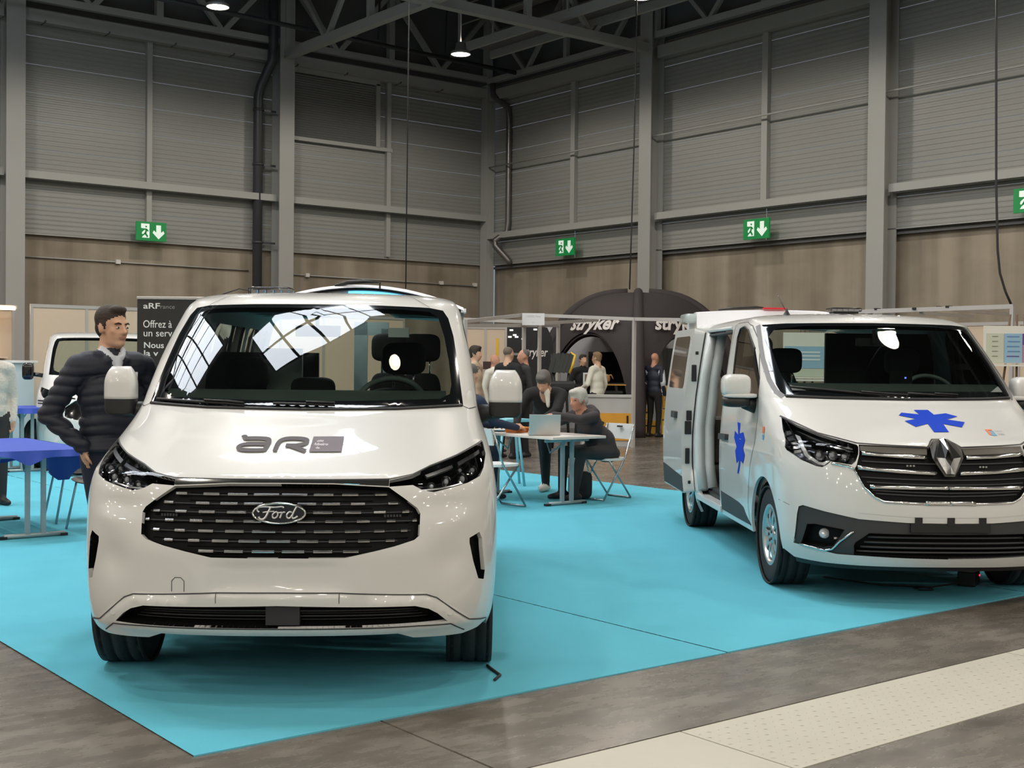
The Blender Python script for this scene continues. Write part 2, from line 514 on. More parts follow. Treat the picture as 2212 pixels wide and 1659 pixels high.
for nm, c, d in (('wall_back', (-4.5, -30, 6.5), (59, .2, 13)), ('wall_side', (-34, .5, 6.5), (.2, 61, 13))):
    tag(boxo(nm, c, d, mat('far hall wall', (.55, .55, .54), .7)), 'grey hall wall behind the viewer', 'wall', kind='structure')
# ------------------------------------------------------------------ roof steel
def bar(b, p0, p1, w, h=None):
    p0, p1 = Vector(p0), Vector(p1); h = h or w
    t = (p1 - p0); L = t.length; t.normalize()
    a = t.cross(Vector((0, 0, 1)))
    if a.length < .02: a = Vector((1, 0, 0))
    a.normalize(); c = a.cross(t)
    M = Matrix((t, a, c)).transposed()
    return b.box((p0 + p1) / 2, (L, w, h), M=M)
def truss(name, label, p0, p1, up, n, chord=.22, web=.11):
    t = thing(name, label, 'roof truss', (0, 0, 0), 0, 'steel roof trusses', 'structure')
    p0, p1, u = Vector(p0), Vector(p1), Vector((0, 0, up))
    bar(MB(), p0, p1, chord, chord).build('bottom_chord', m_steel, t)
    bar(MB(), p0 + u, p1 + u, chord, chord).build('top_chord', m_steel, t)
    for i in range(n + 1):
        q = p0.lerp(p1, i / n)
        bar(MB(), q, q + u, web * 1.3).build('post', m_steel, t)
        if i < n:
            q2 = p0.lerp(p1, (i + .5) / n); q3 = p0.lerp(p1, (i + 1) / n)
            bar(MB(), q + u, q2, web).build('brace', m_steel, t)
            bar(MB(), q2, q3 + u, web).build('brace', m_steel, t)
    return t
truss('roof_truss', 'steel roof truss rising from the left wall column', (15.72, 29.55, 9.42), (15.72, -15, 9.42), 2.4, 11)
truss('roof_truss', 'steel roof truss reaching from the right wall column', (22.3, 22.95, 9.38), (-17, 22.95, 9.38), 2.4, 10)
truss('roof_truss', 'dark steel roof truss at the top right of the hall', (22.3, 16.1, 9.6), (-17, 16.1, 9.6), 2.4, 10)
truss('roof_truss', 'steel truss standing on the left eaves beam', (9.0, 29.72, 9.75), (22.3, 29.72, 9.75), 1.9, 4, .16, .13)
truss('roof_truss', 'steel truss standing on the right eaves beam', (22.36, 29.7, 9.7), (22.36, 2, 9.7), 1.9, 8, .16, .10)
pl = thing('pipe_run', 'dark sprinkler pipe running below the roof by the left wall', 'pipe', (0, 0, 0), kind='structure')
MB().tube([(6, 28, 9.85), (22, 28, 9.62)], .06, 8).build('pipe', m_pipe, pl)
for x in (11.9, 14.3, 17.5, 19.6): bar(MB(), (x, 28, 9.8), (x + .1, 28, 12.9), .04).build('hanger', m_pipe, pl)
cw = thing('catwalk', 'steel maintenance catwalk with handrail under the roof at the corner', 'catwalk', (0, 0, 0), kind='structure')
for x in (19.55, 20.55): bar(MB(), (x, 27.2, 9.75), (x, 8, 9.75), .10, .22).build('stringer', m_steel, cw)
boxo('walkway_deck', (20.05, 17.6, 9.86), (1.0, 19.2, .03), m_dark, cw)
for x in (19.5, 20.6):
    for zz in (10.35, 10.85): MB().tube([(x, 27.2, zz), (x, 8, zz)], .022, 6).build('handrail', m_steel, cw)
    for i in range(14): bar(MB(), (x, 27.2 - i * 1.45, 9.8), (x, 27.2 - i * 1.45, 10.87), .045).build('baluster', m_steel, cw)
bar(MB(), (19.5, 27.2, 9.8), (19.5, 27.2, 12.9), .07).build('hanger', m_steel, cw)
bar(MB(), (20.5, 18.2, 9.8), (20.5, 18.2, 12.9), .07).build('hanger', m_steel, cw)
# cables let down from the roof
m_cable = mat('black cable', (.02, .02, .022), .6)
def cable(label, pts, r=.012):
    tag(MB().tube(pts, r, 6).build('hanging_cable', m_cable), label, 'cable')
# ------------------------------------------------------------------ van skins
def pchip(xs, ys):
    xs = np.asarray(xs, float); ys = np.asarray(ys, float); h = np.diff(xs); d = np.diff(ys) / h
    m = np.zeros_like(ys); m[0], m[-1] = d[0], d[-1]
    for i in range(1, len(xs) - 1):
        if d[i - 1] * d[i] > 0:
            w1, w2 = 2 * h[i] + h[i - 1], h[i] + 2 * h[i - 1]
            m[i] = (w1 + w2) / (w1 / d[i - 1] + w2 / d[i])
    def f(x):
        x = np.clip(np.asarray(x, float), xs[0], xs[-1])
        i = np.clip(np.searchsorted(xs, x) - 1, 0, len(xs) - 2)
        t = (x - xs[i]) / h[i]
        return ys[i] * (1 + 2 * t) * (1 - t) ** 2 + h[i] * m[i] * t * (1 - t) ** 2 + ys[i + 1] * t * t * (3 - 2 * t) - h[i] * m[i + 1] * t * t * (1 - t)
    return f
HP = math.pi / 2
class Surf:
    """van skin as horizontal slices: u = 0 centre line, pi/2 where the nose meets the flank, then metres along the flank; v = height"""
    def __init__(s, keys, disp=None, rear=None):
        k = np.array(keys, float)
        s.x0, s.D, s.w, s.p = [pchip(k[:, 0], k[:, i]) for i in (1, 2, 3, 4)]
        s.disp = disp; s.rear = rear
    def __call__(s, u, z):
        u = np.asarray(u, float); z = np.asarray(z, float)
        a = np.clip(np.abs(u), 0, HP); sg = np.where(u < 0, -1.0, 1.0)
        p = s.p(z); c, n = np.cos(a), np.sin(a)
        r = (np.maximum(c, 1e-9) ** p + np.maximum(n, 1e-9) ** p) ** (-1 / p)
        e = np.maximum(np.abs(u) - HP, 0)
        x = s.x0(z) + s.D(z) * (1 - r * c) + e
        y = s.w(z) * r * n
        if s.rear is not None: y = y * s.rear(x)
        if s.disp is not None:
            dx, dy = s.disp(x, y, z); x = x + dx; y = y + dy
        return np.stack([x, sg * y, z + 0 * u], -1)
    def u_of_y(s, y, z):
        Y = np.clip(abs(y) / float(s.w(z)), 0, 1); p = float(s.p(z))
        return math.atan2(Y, (1 - Y ** p) ** (1 / p)) * (1 if y >= 0 else -1)
    def u_of_x(s, x, z):
        """flank point at length x"""
        xs = float(s.x0(z) + s.D(z))
        if x >= xs: return HP + x - xs
        t = np.clip(1 - (x - float(s.x0(z))) / float(s.D(z)), 0, 1); p = float(s.p(z))
        return math.atan2((1 - t ** p) ** (1 / p), t)

def inpoly(px, py, poly):
    poly = np.asarray(poly); n = len(poly); r = np.zeros(len(px), bool)
    x1, y1 = poly[:, 0], poly[:, 1]; x2, y2 = np.roll(x1, -1), np.roll(y1, -1)
    for i in range(n):
        if y1[i] == y2[i]: continue
        c = (y1[i] > py) != (y2[i] > py)
        xx = (x2[i] - x1[i]) * (py - y1[i]) / (y2[i] - y1[i]) + x1[i]
        r ^= c & (px < xx)
    return r
def dens(poly, step=.03, closed=True):
    out = []; n = len(poly)
    for i in range(n if closed else n - 1):
        a, b = poly[i], poly[(i + 1) % n]
        k = max(1, int(math.ceil(math.hypot(b[0] - a[0], b[1] - a[1]) / step)))
        for j in range(k): out.append((a[0] + (b[0] - a[0]) * j / k, a[1] + (b[1] - a[1]) * j / k))
    if not closed: out.append(poly[-1])
    return out
def rounded(poly, r=.02, n=4):
    """cut the corners of a closed polygon"""
    out = []; m = len(poly)
    for i in range(m):
        p, a, b = np.array(poly[i]), np.array(poly[i - 1]), np.array(poly[(i + 1) % m])
        la, lb = np.linalg.norm(a - p), np.linalg.norm(b - p)
        k = min(r, la * .45, lb * .45)
        q0, q1 = p + (a - p) / la * k, p + (b - p) / lb * k
        for t in np.linspace(0, 1, n): out.append(tuple((1 - t) ** 2 * q0 + 2 * t * (1 - t) * p + t * t * q1))
    return out
class Skin:
    def __init__(s, surf, root, xr, z0, z1, zs, bottom=None):
        s.S = surf; s.root = root; s.xr = xr; s.z0 = z0; s.z1 = z1; s.zs = zs
        s.parts = {}
    def yz(s, poly, step=.025, r=None):
        if r: poly = rounded(poly, r)
        return [(s.S.u_of_y(y, z), z) for y, z in dens(poly, step)]
    def xz(s, poly, step=.04, r=None):
        if r: poly = rounded(poly, r)
        return [(s.S.u_of_x(x, z), z) for x, z in dens(poly, step)]
    def pos(s, U, Z, sg=1, off=0.0):
        P = s.S(U, Z); N = s.nrm(U, Z)
        P = P + N * np.asarray(off)[..., None] if np.ndim(off) else P + N * off
        return np.stack([sg * P[..., 1], P[..., 0], P[..., 2]], -1), np.stack([sg * N[..., 1], N[..., 0], N[..., 2]], -1)
    def nrm(s, U, Z):
        h = 2e-3
        U = np.asarray(U, float); Z = np.asarray(Z, float)
        Uc = np.maximum(U, h)
        a = s.S(Uc + h, Z) - s.S(Uc - h, Z); b = s.S(Uc, np.minimum(Z + h, s.z1)) - s.S(Uc, Z - h)
        n = np.cross(b, a); n /= np.maximum(np.linalg.norm(n, axis=-1, keepdims=True), 1e-9)
        n = np.where((U < 1e-4)[..., None], n * np.array([1, 0, 1.]), n)
        n /= np.maximum(np.linalg.norm(n, axis=-1, keepdims=True), 1e-9)
        return n
    def pt(s, y, z, off=0.0):
        """point of the skin in object space from front-view coordinates"""
        u = abs(s.S.u_of_y(y, z)); P, N = s.pos(np.array([u]), np.array([z]), 1 if y >= 0 else -1, off)
        return Vector(P[0]), Vector(N[0])
    def side(s, sg, regions):
        """regions: (name, poly(u,z), opts). name None -> hole. later entries win"""
        pts, edges = [], []
        def loop(poly):
            b = len(pts); n = len(poly)
            pts.extend(poly); edges.extend([(b + i, b + (i + 1) % n) for i in range(n)])
        uend = lambda z: HP + s.xr - float(s.S.x0(z) + s.S.D(z))
        zz = np.linspace(s.z0, s.z1, 60)
        dom = [(u, s.z0) for u in np.linspace(0, uend(s.z0), 40)] + [(uend(z), z) for z in zz[1:]] + [(u, s.z1) for u in np.linspace(uend(s.z1), 0, 40)[1:]] + [(0, z) for z in zz[::-1][1:-1]]
        loop(dom)
        for nm, poly, o in regions: loop(poly)
        for z in s.zs:
            for u in list(np.linspace(0, HP, 30)) + list(np.arange(HP + .07, uend(z), .07)):
                pts.append((float(u), float(z)))
        res = delaunay_2d_cdt([Vector(p) for p in pts], edges, [], 0, 1e-5)
        V = np.array([(v.x, v.y) for v in res[0]]); T = np.array([f for f in res[2] if len(f) == 3])
        c = V[T].mean(1)
        k = np.full(len(T), -1); k[inpoly(c[:, 0], c[:, 1], dom)] = 0
        for i, (nm, poly, o) in enumerate(regions):
            m = inpoly(c[:, 0], c[:, 1], poly) & (k >= 0); k[m] = i + 1
        ar = (V[T[:, 1]] - V[T[:, 0]]); br = (V[T[:, 2]] - V[T[:, 0]]); cr = ar[:, 0] * br[:, 1] - ar[:, 1] * br[:, 0]
        T[cr < 0] = T[cr < 0][:, ::-1]
        T = T[np.abs(cr) > 1e-9]; k = k[np.abs(cr) > 1e-9]
        for i, (nm, o) in enumerate([('body_shell', dict(flange=.02))] + [(r[0], r[2]) for r in regions]):
            if nm is None: continue
            t = T[k == i]
            if len(t): s.parts.setdefault((nm, 0 if o.get('join', True) else sg), []).append((sg, V, t, o))
    def emit(s, mats):
        out = {}
        for (nm, _), L in s.parts.items():
            vs, fs, ns, sm = [], [], [], []
            for sg, V, t, o in L:
                ids = np.unique(t); mp = -np.ones(len(V), int); mp[ids] = np.arange(len(ids))
                off = o.get('off', 0.0)
                P, N = s.pos(V[ids, 0], V[ids, 1], sg, off)
                b = len(vs); vs += P.tolist(); ns += N.tolist()
                tt = mp[t] + b
                fs += (tt if sg > 0 else tt[:, ::-1]).tolist(); sm += [True] * len(tt)
                fl = o.get('flange', 0.0); rim = o.get('rim', False)
                if fl or rim:
                    e = np.concatenate([t[:, [0, 1]], t[:, [1, 2]], t[:, [2, 0]]])
                    ss = {}
                    for a, c in e.tolist():
                        q = (min(a, c), max(a, c)); ss[q] = None if q in ss else (a, c)
                    Q = np.array([q for q in ss.values() if q is not None and not (V[q[0], 0] < 1e-4 and V[q[1], 0] < 1e-4)])
                    if len(Q):
                        o0, o1 = (off, off - fl) if fl else (0.0, off)
                        U, Z = V[Q.ravel(), 0], V[Q.ravel(), 1]
                        A, _ = s.pos(U, Z, sg, o0); B, _ = s.pos(U, Z, sg, o1)
                        i0 = len(vs); m2 = len(A); vs += A.tolist() + B.tolist(); ns += [[0, 0, 0]] * (2 * m2)
                        for i in range(0, m2, 2):
                            a, c = i0 + i, i0 + i + 1
                            quad = [a, a + m2, c + m2, c] if fl else [a, c, c + m2, a + m2]
                            fs.append(quad if sg > 0 else quad[::-1]); sm.append(False)
            o = L[0][3]
            me = bpy.data.meshes.new(nm)
            me.from_pydata(vs, [], fs)
            me.polygons.foreach_set('use_smooth', sm)
            me.materials.append(mats[o.get('mat', 'body')])
            me.update()
            if hasattr(me, 'normals_split_custom_set_from_vertices'):
                me.normals_split_custom_set_from_vertices(ns)
            ob = link(o.get('part', nm), me, s.root)
            out.setdefault(nm, []).append(ob)
        return out
    def lining(s, mat_, t=.05, xmin=1.0, zmin=.55):
        vs, fs = [], []
        for (nm, _), L in s.parts.items():
            if nm not in ('body_shell', 'front_door'): continue
            for sg, V, tr, o in L:
                c = V[tr].mean(1); X = s.S(c[:, 0], c[:, 1])
                tr = tr[(c[:, 1] > zmin) & (X[:, 0] > xmin)]
                if not len(tr): continue
                ids = np.unique(tr); mp = -np.ones(len(V), int); mp[ids] = np.arange(len(ids))
                P, N = s.pos(V[ids, 0], V[ids, 1], sg, -t)
                b = len(vs); vs += P.tolist(); tt = mp[tr] + b
                fs += (tt[:, ::-1] if sg > 0 else tt).tolist()
        me = bpy.data.meshes.new('interior_lining'); me.from_pydata(vs, [], fs)
        me.polygons.foreach_set('use_smooth', [True] * len(fs)); me.materials.append(mat_); me.update()
        return link('interior_lining', me, s.root)
    def ribbon(s, line, w, name, mat_, off=.003, yz=True, sides=(1, -1), parent=None, join=True):
        """narrow strip lying on the skin along a line of (y,z) or (x,z)"""
        for sg in sides:
            b = MB()
            L = dens(line, .03, False)
            uz = np.array([(s.S.u_of_y(y, z) if yz else s.S.u_of_x(y, z), z) for y, z in L])
            P, N = s.pos(uz[:, 0], uz[:, 1], sg, off)
            T = np.gradient(P, axis=0); T /= np.maximum(np.linalg.norm(T, axis=1, keepdims=True), 1e-9)
            W = np.cross(N, T) * w / 2
            vs = np.concatenate([P - W, P + W]).tolist(); n = len(P)
            b.add(vs, [(i, i + 1, n + i + 1, n + i) for i in range(n - 1)], True)
            b.build(name, mat_, parent or s.root)
    def bead(s, line, r, name, mat_, off=0.0, sides=(1, -1), yz=True, n=8, parent=None):
        for sg in sides:
            L = dens(line, .03, False)
            uz = np.array([(s.S.u_of_y(y, z) if yz else s.S.u_of_x(y, z), z) for y, z in L])
            P, N = s.pos(uz[:, 0], uz[:, 1], sg, off)
            MB().tube(P.tolist(), r, n).build(name, mat_, parent or s.root)
    def decal(s, polys, name, mat_, off=.005, sg=1, yz=True, parent=None, step=.03):
        """flat print: list of polygons in (y,z) front coordinates (or (x,z) on flank sg)"""
        b = MB()
        for poly in polys:
            L = dens(poly, step)
            r = delaunay_2d_cdt([Vector(p) for p in L], [(i, (i + 1) % len(L)) for i in range(len(L))], [], 1, 1e-6)
            vs = []
            for v in r[0]:
                if yz: p, n = s.pt(v.x, v.y, off)
                else:
                    u = s.S.u_of_x(v.x, v.y); P, N = s.pos(np.array([u]), np.array([v.y]), sg, off); p = Vector(P[0])
                vs.append(p)
            b.add(vs, [tuple(f) for f in r[2]])
        return b.build(name, mat_, parent or s.root)

    def patch(s, poly, name, mat_, off=0.0, rim=0.0, sides=(1, -1), parent=None, step=.03, join=False):
        """a sheet of its own over a (u,z) polygon at distance off, its rim reaching back by rim"""
        P = np.array(poly); pts = [tuple(p) for p in poly]; n = len(pts)
        gu = np.arange(P[:, 0].min(), P[:, 0].max(), step); gz = np.arange(P[:, 1].min(), P[:, 1].max(), step * .7)
        G = np.array([(a, b) for a in gu for b in gz])
        if len(G): pts += [tuple(g) for g in G[inpoly(G[:, 0], G[:, 1], P)]]
        r = delaunay_2d_cdt([Vector(p) for p in pts], [(i, (i + 1) % n) for i in range(n)], [], 0, 1e-6)
        V = np.array([(v.x, v.y) for v in r[0]]); T = np.array([f for f in r[2] if len(f) == 3])
        c = V[T].mean(1); T = T[inpoly(c[:, 0], c[:, 1], P)]
        a1 = V[T[:, 1]] - V[T[:, 0]]; a2 = V[T[:, 2]] - V[T[:, 0]]; cr = a1[:, 0] * a2[:, 1] - a1[:, 1] * a2[:, 0]
        T[cr < 0] = T[cr < 0][:, ::-1]; T = T[np.abs(cr) > 1e-10]
        out = []; b = MB()
        for sg in sides:
            if not join: b = MB()
            Q, N = s.pos(V[:, 0], V[:, 1], sg, off)
            b.add(Q.tolist(), (T if sg > 0 else T[:, ::-1]).tolist(), True)
            if rim:
                U = P[:, 0]; Z = P[:, 1]
                A, _ = s.pos(U, Z, sg, off); B, _ = s.pos(U, Z, sg, off + rim)
                b.add(A.tolist() + B.tolist(), [(i, (i + 1) % n, n + (i + 1) % n, n + i) for i in range(n)])
            if not join: out.append(b.build(name, mat_, parent or s.root))
        if join: out.append(b.build(name, mat_, parent or s.root))
        return out

def text_polys(txt, size=1.0, bold=0.0, shear=0.0, spacing=1.0):
    """letters as a flat triangulated mesh: (verts2d, faces); origin left baseline"""
    cu = bpy.data.curves.new('tmp_text', 'FONT')
    cu.body = txt; cu.size = size; cu.offset = bold; cu.shear = shear; cu.space_character = spacing
    cu.resolution_u = 3
    ob = bpy.data.objects.new('tmp_text', cu); C.objects.link(ob)
    dg = bpy.context.evaluated_depsgraph_get(); dg.update()
    me = bpy.data.meshes.new_from_object(ob.evaluated_get(dg))
    vs = [(v.co.x, v.co.y) for v in me.vertices]; fs = [tuple(p.vertices) for p in me.polygons]
    bpy.data.objects.remove(ob); bpy.data.curves.remove(cu); bpy.data.meshes.remove(me)
    return vs, fs
def text_obj(txt, size, fn, name, mat_, parent=None, bold=0.0, shear=0.0, center=False, width=None, spacing=1.0):
    vs, fs = text_polys(txt, size, bold, shear, spacing)
    xs = [v[0] for v in vs]; lo, hi = min(xs), max(xs)
    k = (width / (hi - lo)) if width else 1.0
    ox = (lo + hi) / 2 if center else lo
    b = MB(); b.add([fn((x - ox) * k, y) for x, y in vs], fs)
    return b.build(name, mat_, parent)
FORD = [  # z, x0, D, w, p
 (.20, .16, .62, .885, 2.7), (.26, .09, .64, .915, 2.7), (.35, .03, .66, .938, 2.7), (.50, .00, .66, .95, 2.6), (.65, .00, .66, .955, 2.6), (.80, .03, .64, .955, 2.6),
 (.93, .075, .62, .947, 2.6), (.98, .11, .62, .94, 2.6), (1.03, .20, .64, .932, 2.6), (1.10, .36, .66, .915, 2.6), (1.18, .57, .60, .89, 2.6), (1.25, .76, .48, .87, 2.5),
 *[(1.28 + t, .82 + 1.12 * t + .25 * t * t, .44 - .12 * t + .09 * t * t, .863 - .10 * t - .165 * t * t, 2.4) for t in np.linspace(0, .5, 13)], (1.84,  # _wsF
 1.55, .42, .742, 2.4), (1.868, 1.68, .46, .70, 2.4), (1.888, 1.88, .50, .62, 2.3), (1.899, 2.15, .5, .47, 2.2), (1.904, 2.4, .5, .25, 2.2)]
REN = [(.18, .13, .66, .87, 2.7), (.26, .06, .70, .905, 2.7), (.38, .01, .72, .93, 2.7), (.55, .00, .72, .94, 2.6), (.70, .015, .72, .945, 2.6), (.85, .05, .70, .945, 2.6), (.95, .09, .70, .94, 2.6),
 (1.00, .13, .70, .936, 2.6), (1.06, .27, .72, .932, 2.6), (1.14, .48, .66, .925, 2.6), (1.22, .68, .55, .918, 2.6), (1.27, .80, .47, .912, 2.5), *[(1.30 + t, .845 + 1.36 * t + .08 * t * t, .45 - .04 * t, .908 - .105 * t - .06 * t * t, 2.5) for t in np.linspace(0, .5, 13)], (1.85, 1.66, .46, .80, 2.4), (1.88, 1.80, .50, .73, 2.3), (1.90, 2.00, .50, .60, 2.2), (1.915, 2.30, .50, .40, 2.2), (1.92, 2.60, .50, .20, 2.2)]
# ------------------------------------------------------------------ shared vehicle materials
m_paint = mat('white car paint', (.60, .60, .585), .35, 0, .4, coat=1.0)
m_black = mat('black plastic', (.012, .012, .013), .45)
m_grill = mat('grille black', (.004, .004, .0045), .55, 0, .15)
m_gloss = mat('gloss black', (.006, .006, .007), .12, coat=.6)
m_chrome = mat('chrome', (.78, .78, .78), .10, 1.0)
m_satin = mat('satin chrome', (.62, .62, .63), .28, 1.0)
m_rubber = mat('tyre rubber', (.017, .017, .018), .75, bump=(60, .3, .01))
m_grey = mat('dark grey trim', (.035, .036, .038), .6)
m_frit = mat('black glass band', (.004, .005, .006), .08, coat=.5)
m_ws = glass('windscreen glass', (.62, .72, .68), 0, 1.5)
m_clear = glass('clear lamp glass', (.93, .94, .95), 0, 1.35)
m_dkglass = glass('tinted side glass', (.30, .33, .33), 0, 1.5)
m_lamp = mat('lamp reflector', (.75, .75, .76), .18, 1.0)
m_lens = mat('lamp projector lens', (.55, .57, .6), .05, .2, coat=1)
m_lining = mat('grey interior lining', (.30, .31, .29), .8)
m_smoke = mat('smoked chrome housing', (.15, .15, .16), .14, 1.0)
m_dash = mat('reflection toned dashboard plastic', (.10, .115, .11), .6, bump=(200, .2, .002))  # base colour lightened to imitate the windscreen's reflection over the dash
m_seat = mat('black seat fabric', (.018, .019, .021), .85, bump=(150, .3, .002))
m_alloy = mat('silver wheel trim', (.55, .57, .58), .3, .85)
VMATS = dict(grill=m_grill, body=m_paint, black=m_black, gloss=m_gloss, frit=m_frit, ws=m_ws, clear=m_clear, dk=m_dkglass, grey=m_grey, chrome=m_chrome, satin=m_satin)

def wheel(root, x, y, r=.335, w=.215, side=1, rim=.2, holes=9, steer=0.0, name='wheel'):
    """axle along local x; outer face towards side"""
    t = bpy.data.objects.new(name, None); C.objects.link(t); t.parent = root
    t.location = (x, y, r); t.rotation_euler = (0, 0, steer); t.empty_display_size = .1
    h = w / 2
    prof = [(rim - .01, -h * .92), (rim + .015, -h * .98), (r - .05, -h), (r - .015, -h * .93), (r, -h * .78)]
    for g in (-.5, -.17, .17, .5):
        prof += [(r, g * w - .012), (r - .010, g * w - .008), (r - .010, g * w + .002), (r, g * w + .006)]
    prof += [(r, h * .78), (r - .015, h * .93), (r - .05, h), (rim + .015, h * .98), (rim - .01, h * .92)]
    MB().lathe(prof, 48, axis='X', caps=False).build('tyre', m_rubber, t)
    s = side
    b = MB().lathe([(rim + .004, s * h * .9), (rim - .015, s * h * .98), (rim - .03, s * h * .9), (rim - .035, s * h * .55), (.0, s * h * .55)], 40, axis='X', caps=False)
    b.build('rim', m_alloy, t)
    MB().lathe([(rim, -h * .9), (rim, h * .9)], 32, axis='X', caps=False).build('rim_barrel', m_black, t)
    # trim cover with spokes
    b = MB()
    b.lathe([(.0, s * (h * .88)), (.05, s * (h * .88)), (.062, s * h * .84), (.07, s * h * .78), (.07, s * h * .6)], 24, axis='X', caps=False)
    n = holes
    for i in range(n):
        a0 = 2 * PI * i / n
        def sp(u, v, a0=a0):
            rr = .06 + (rim - .09) * u + .02 * 0
            da = (.30 - .10 * u) * (2 * v - 1) * (6.0 / n) * 1.15
            return (s * (h * (.80 + .10 * math.sin(PI * u)) - .006 * (2 * v - 1) ** 2), rr * math.cos(a0 + da), rr * math.sin(a0 + da))
        b.grid(sp, 5, 4)
    b.build('wheel_cover', m_alloy, t)
    b = MB()
    for i in range(5):
        a = 2 * PI * i / 5
        b.lathe([(.011, s * h * .85), (.011, s * h * .93), (.0, s * h * .94)], 8, o=(0, .04 * math.cos(a), .04 * math.sin(a)), axis='X', caps=False)
    b.build('wheel_bolts', m_grey, t)
    return t

def rbox(b, c, d, e=4, n=16, M=None, taper=None):
    """rounded box (superellipsoid) for pads and housings"""
    R = []
    sg = lambda v, p: math.copysign(abs(v) ** p, v)
    for i in range(1, n):
        a = -PI / 2 + PI * i / n
        ring = []
        for j in range(2 * n):
            f = 2 * PI * j / (2 * n)
            p = Vector((d[0] / 2 * sg(math.cos(a), 2 / e) * sg(math.cos(f), 2 / e), d[1] / 2 * sg(math.cos(a), 2 / e) * sg(math.sin(f), 2 / e), d[2] / 2 * sg(math.sin(a), 2 / e)))
            if taper:
                k = 1 + taper * (p.z / d[2]); p.x *= k; p.y *= k
            if M is not None: p = M @ p
            ring.append(p + Vector(c))
        R.append(ring)
    return b.rings(R, True, True)

def seat(root, x, y, w=.5, name='seat', z=.62, back=.62):
    t = bpy.data.objects.new(name, None); C.objects.link(t); t.parent = root; t.location = (x, y, z)
    b = MB(); rbox(b, (0, -.02, .10), (w, .5, .16), 5); b.build('cushion', m_seat, t)
    b = MB(); rbox(b, (0, .27, .10 + back / 2), (w * .96, .15, back), 5, M=Matrix.Rotation(-.12, 3, 'X')); b.build('backrest', m_seat, t)
    b = MB(); rbox(b, (0, .33, back + .28), (min(w, .27), .11, .2), 4); b.build('headrest', m_seat, t)
    b = MB().cyl((-.06, .32, back + .05), (-.06, .33, back + .24), .007, 6).cyl((.06, .32, back + .05), (.06, .33, back + .24), .007, 6); b.build('headrest_posts', m_chrome, t)
    return t

# ------------------------------------------------------------------ white van with honeycomb of dashes in its grille
A_F = math.radians(35.7)
ford = thing('passenger_van', 'white van facing the viewer with blue oval badge and dashed chrome grille', 'van', (2.5588, 4.8650, 0.006), -A_F)
def ford_disp(x, y, z):
    a = np.abs(y)
    sc = .030 * np.exp(-((a - .735) / .075) ** 2 - ((z - .635) / .085) ** 2)            # scoops beside the corner vents
    sh = .016 * np.exp(-((a - .70) / .14) ** 2 - ((z - .86) / .045) ** 2)                # hollow under the lamps
    seam = np.interp(a, [0, .262, .632, .676, .82, .95], [.504, .503, .482, .464, .342, .32])
    lip = .012 * np.clip((seam - z) / .02, 0, 1) * np.clip((z - .30) / .03, 0, 1)
    pl = .010 * np.exp(-(a / .27) ** 8) * np.exp(-((z - .575) / .06) ** 4)               # flat of the plate
    rid = -.010 * np.exp(-((z - .80) / .05) ** 2) * np.exp(-((a - .78) / .06) ** 2)
    f = np.clip((.6 - x) / .2, 0, 1)
    return (sc + sh - lip + pl + rid) * f, 0 * y
sF = Surf(FORD, ford_disp)
zsF = list(np.arange(.215, .96, .026)) + list(np.arange(.965, 1.30, .0125)) + list(np.arange(1.32, 1.84, .035)) + list(np.arange(1.845, 1.903, .006))
kF = Skin(sF, ford, 4.85, .20, 1.904, zsF)
grF = [(0, .963), (.226, .962), (.464, .948), (.53, .902), (.589, .857), (.602, .835), (.60, .741), (.578, .723), (.495, .699), (.40, .678), (.285, .654), (.13, .6525), (0, .653)]
hlF = [(.885, 1.112), (.898, 1.06), (.885, 1.008), (.866, .976), (.81, .953), (.66, .922), (.615, .93), (.567, .955), (.466, .95), (.466, .976), (.565, .996), (.635, 1.027), (.76, 1.065)]
hoodF = [(0, 1.2545), (.46, 1.259), (.79, 1.274), (.846, 1.20), (.878, 1.114), (.76, 1.068), (.64, 1.030), (.566, .999), (.467, .982), (.226, .980), (0, .980)]
stripF = [(0, .976), (.226, .976), (.464, .977), (.464, .953), (.226, .966), (0, .967)]
wsF = [(0, 1.805), (.34, 1.803), (.60, 1.797), (.675, 1.784), (.705, 1.74), (.735, 1.64), (.755, 1.52), (.772, 1.40), (.79, 1.276), (.46, 1.261), (0, 1.2565)]
glF = [(0, 1.785), (.43, 1.783), (.60, 1.774), (.65, 1.742), (.685, 1.637), (.713, 1.502), (.728, 1.384), (.72, 1.336), (.67, 1.313), (.26, 1.302), (0, 1.30)]
inF = [(0, .451), (.585, .437), (.643, .42), (.682, .395), (.726, .352), (.59, .351), (.36, .350), (0, .349)]
veF = [(.82, .712), (.865, .732), (.878, .70), (.88, .663), (.892, .553), (.887, .512), (.862, .522), (.838, .605), (.82, .69)]
lowF = [(0, .19), (0, .31), (.51, .312), (.575, .285), (.79, .272), (.86, .283), (.905, .31), (.905, .19)]
def archF(r, cx=.95, cz=.335):
    return [(cx + r * math.cos(a), max(.19, cz + r * math.sin(a))) for a in np.linspace(PI, 0, 24)] + [(cx + r, .19), (cx - r, .19)]
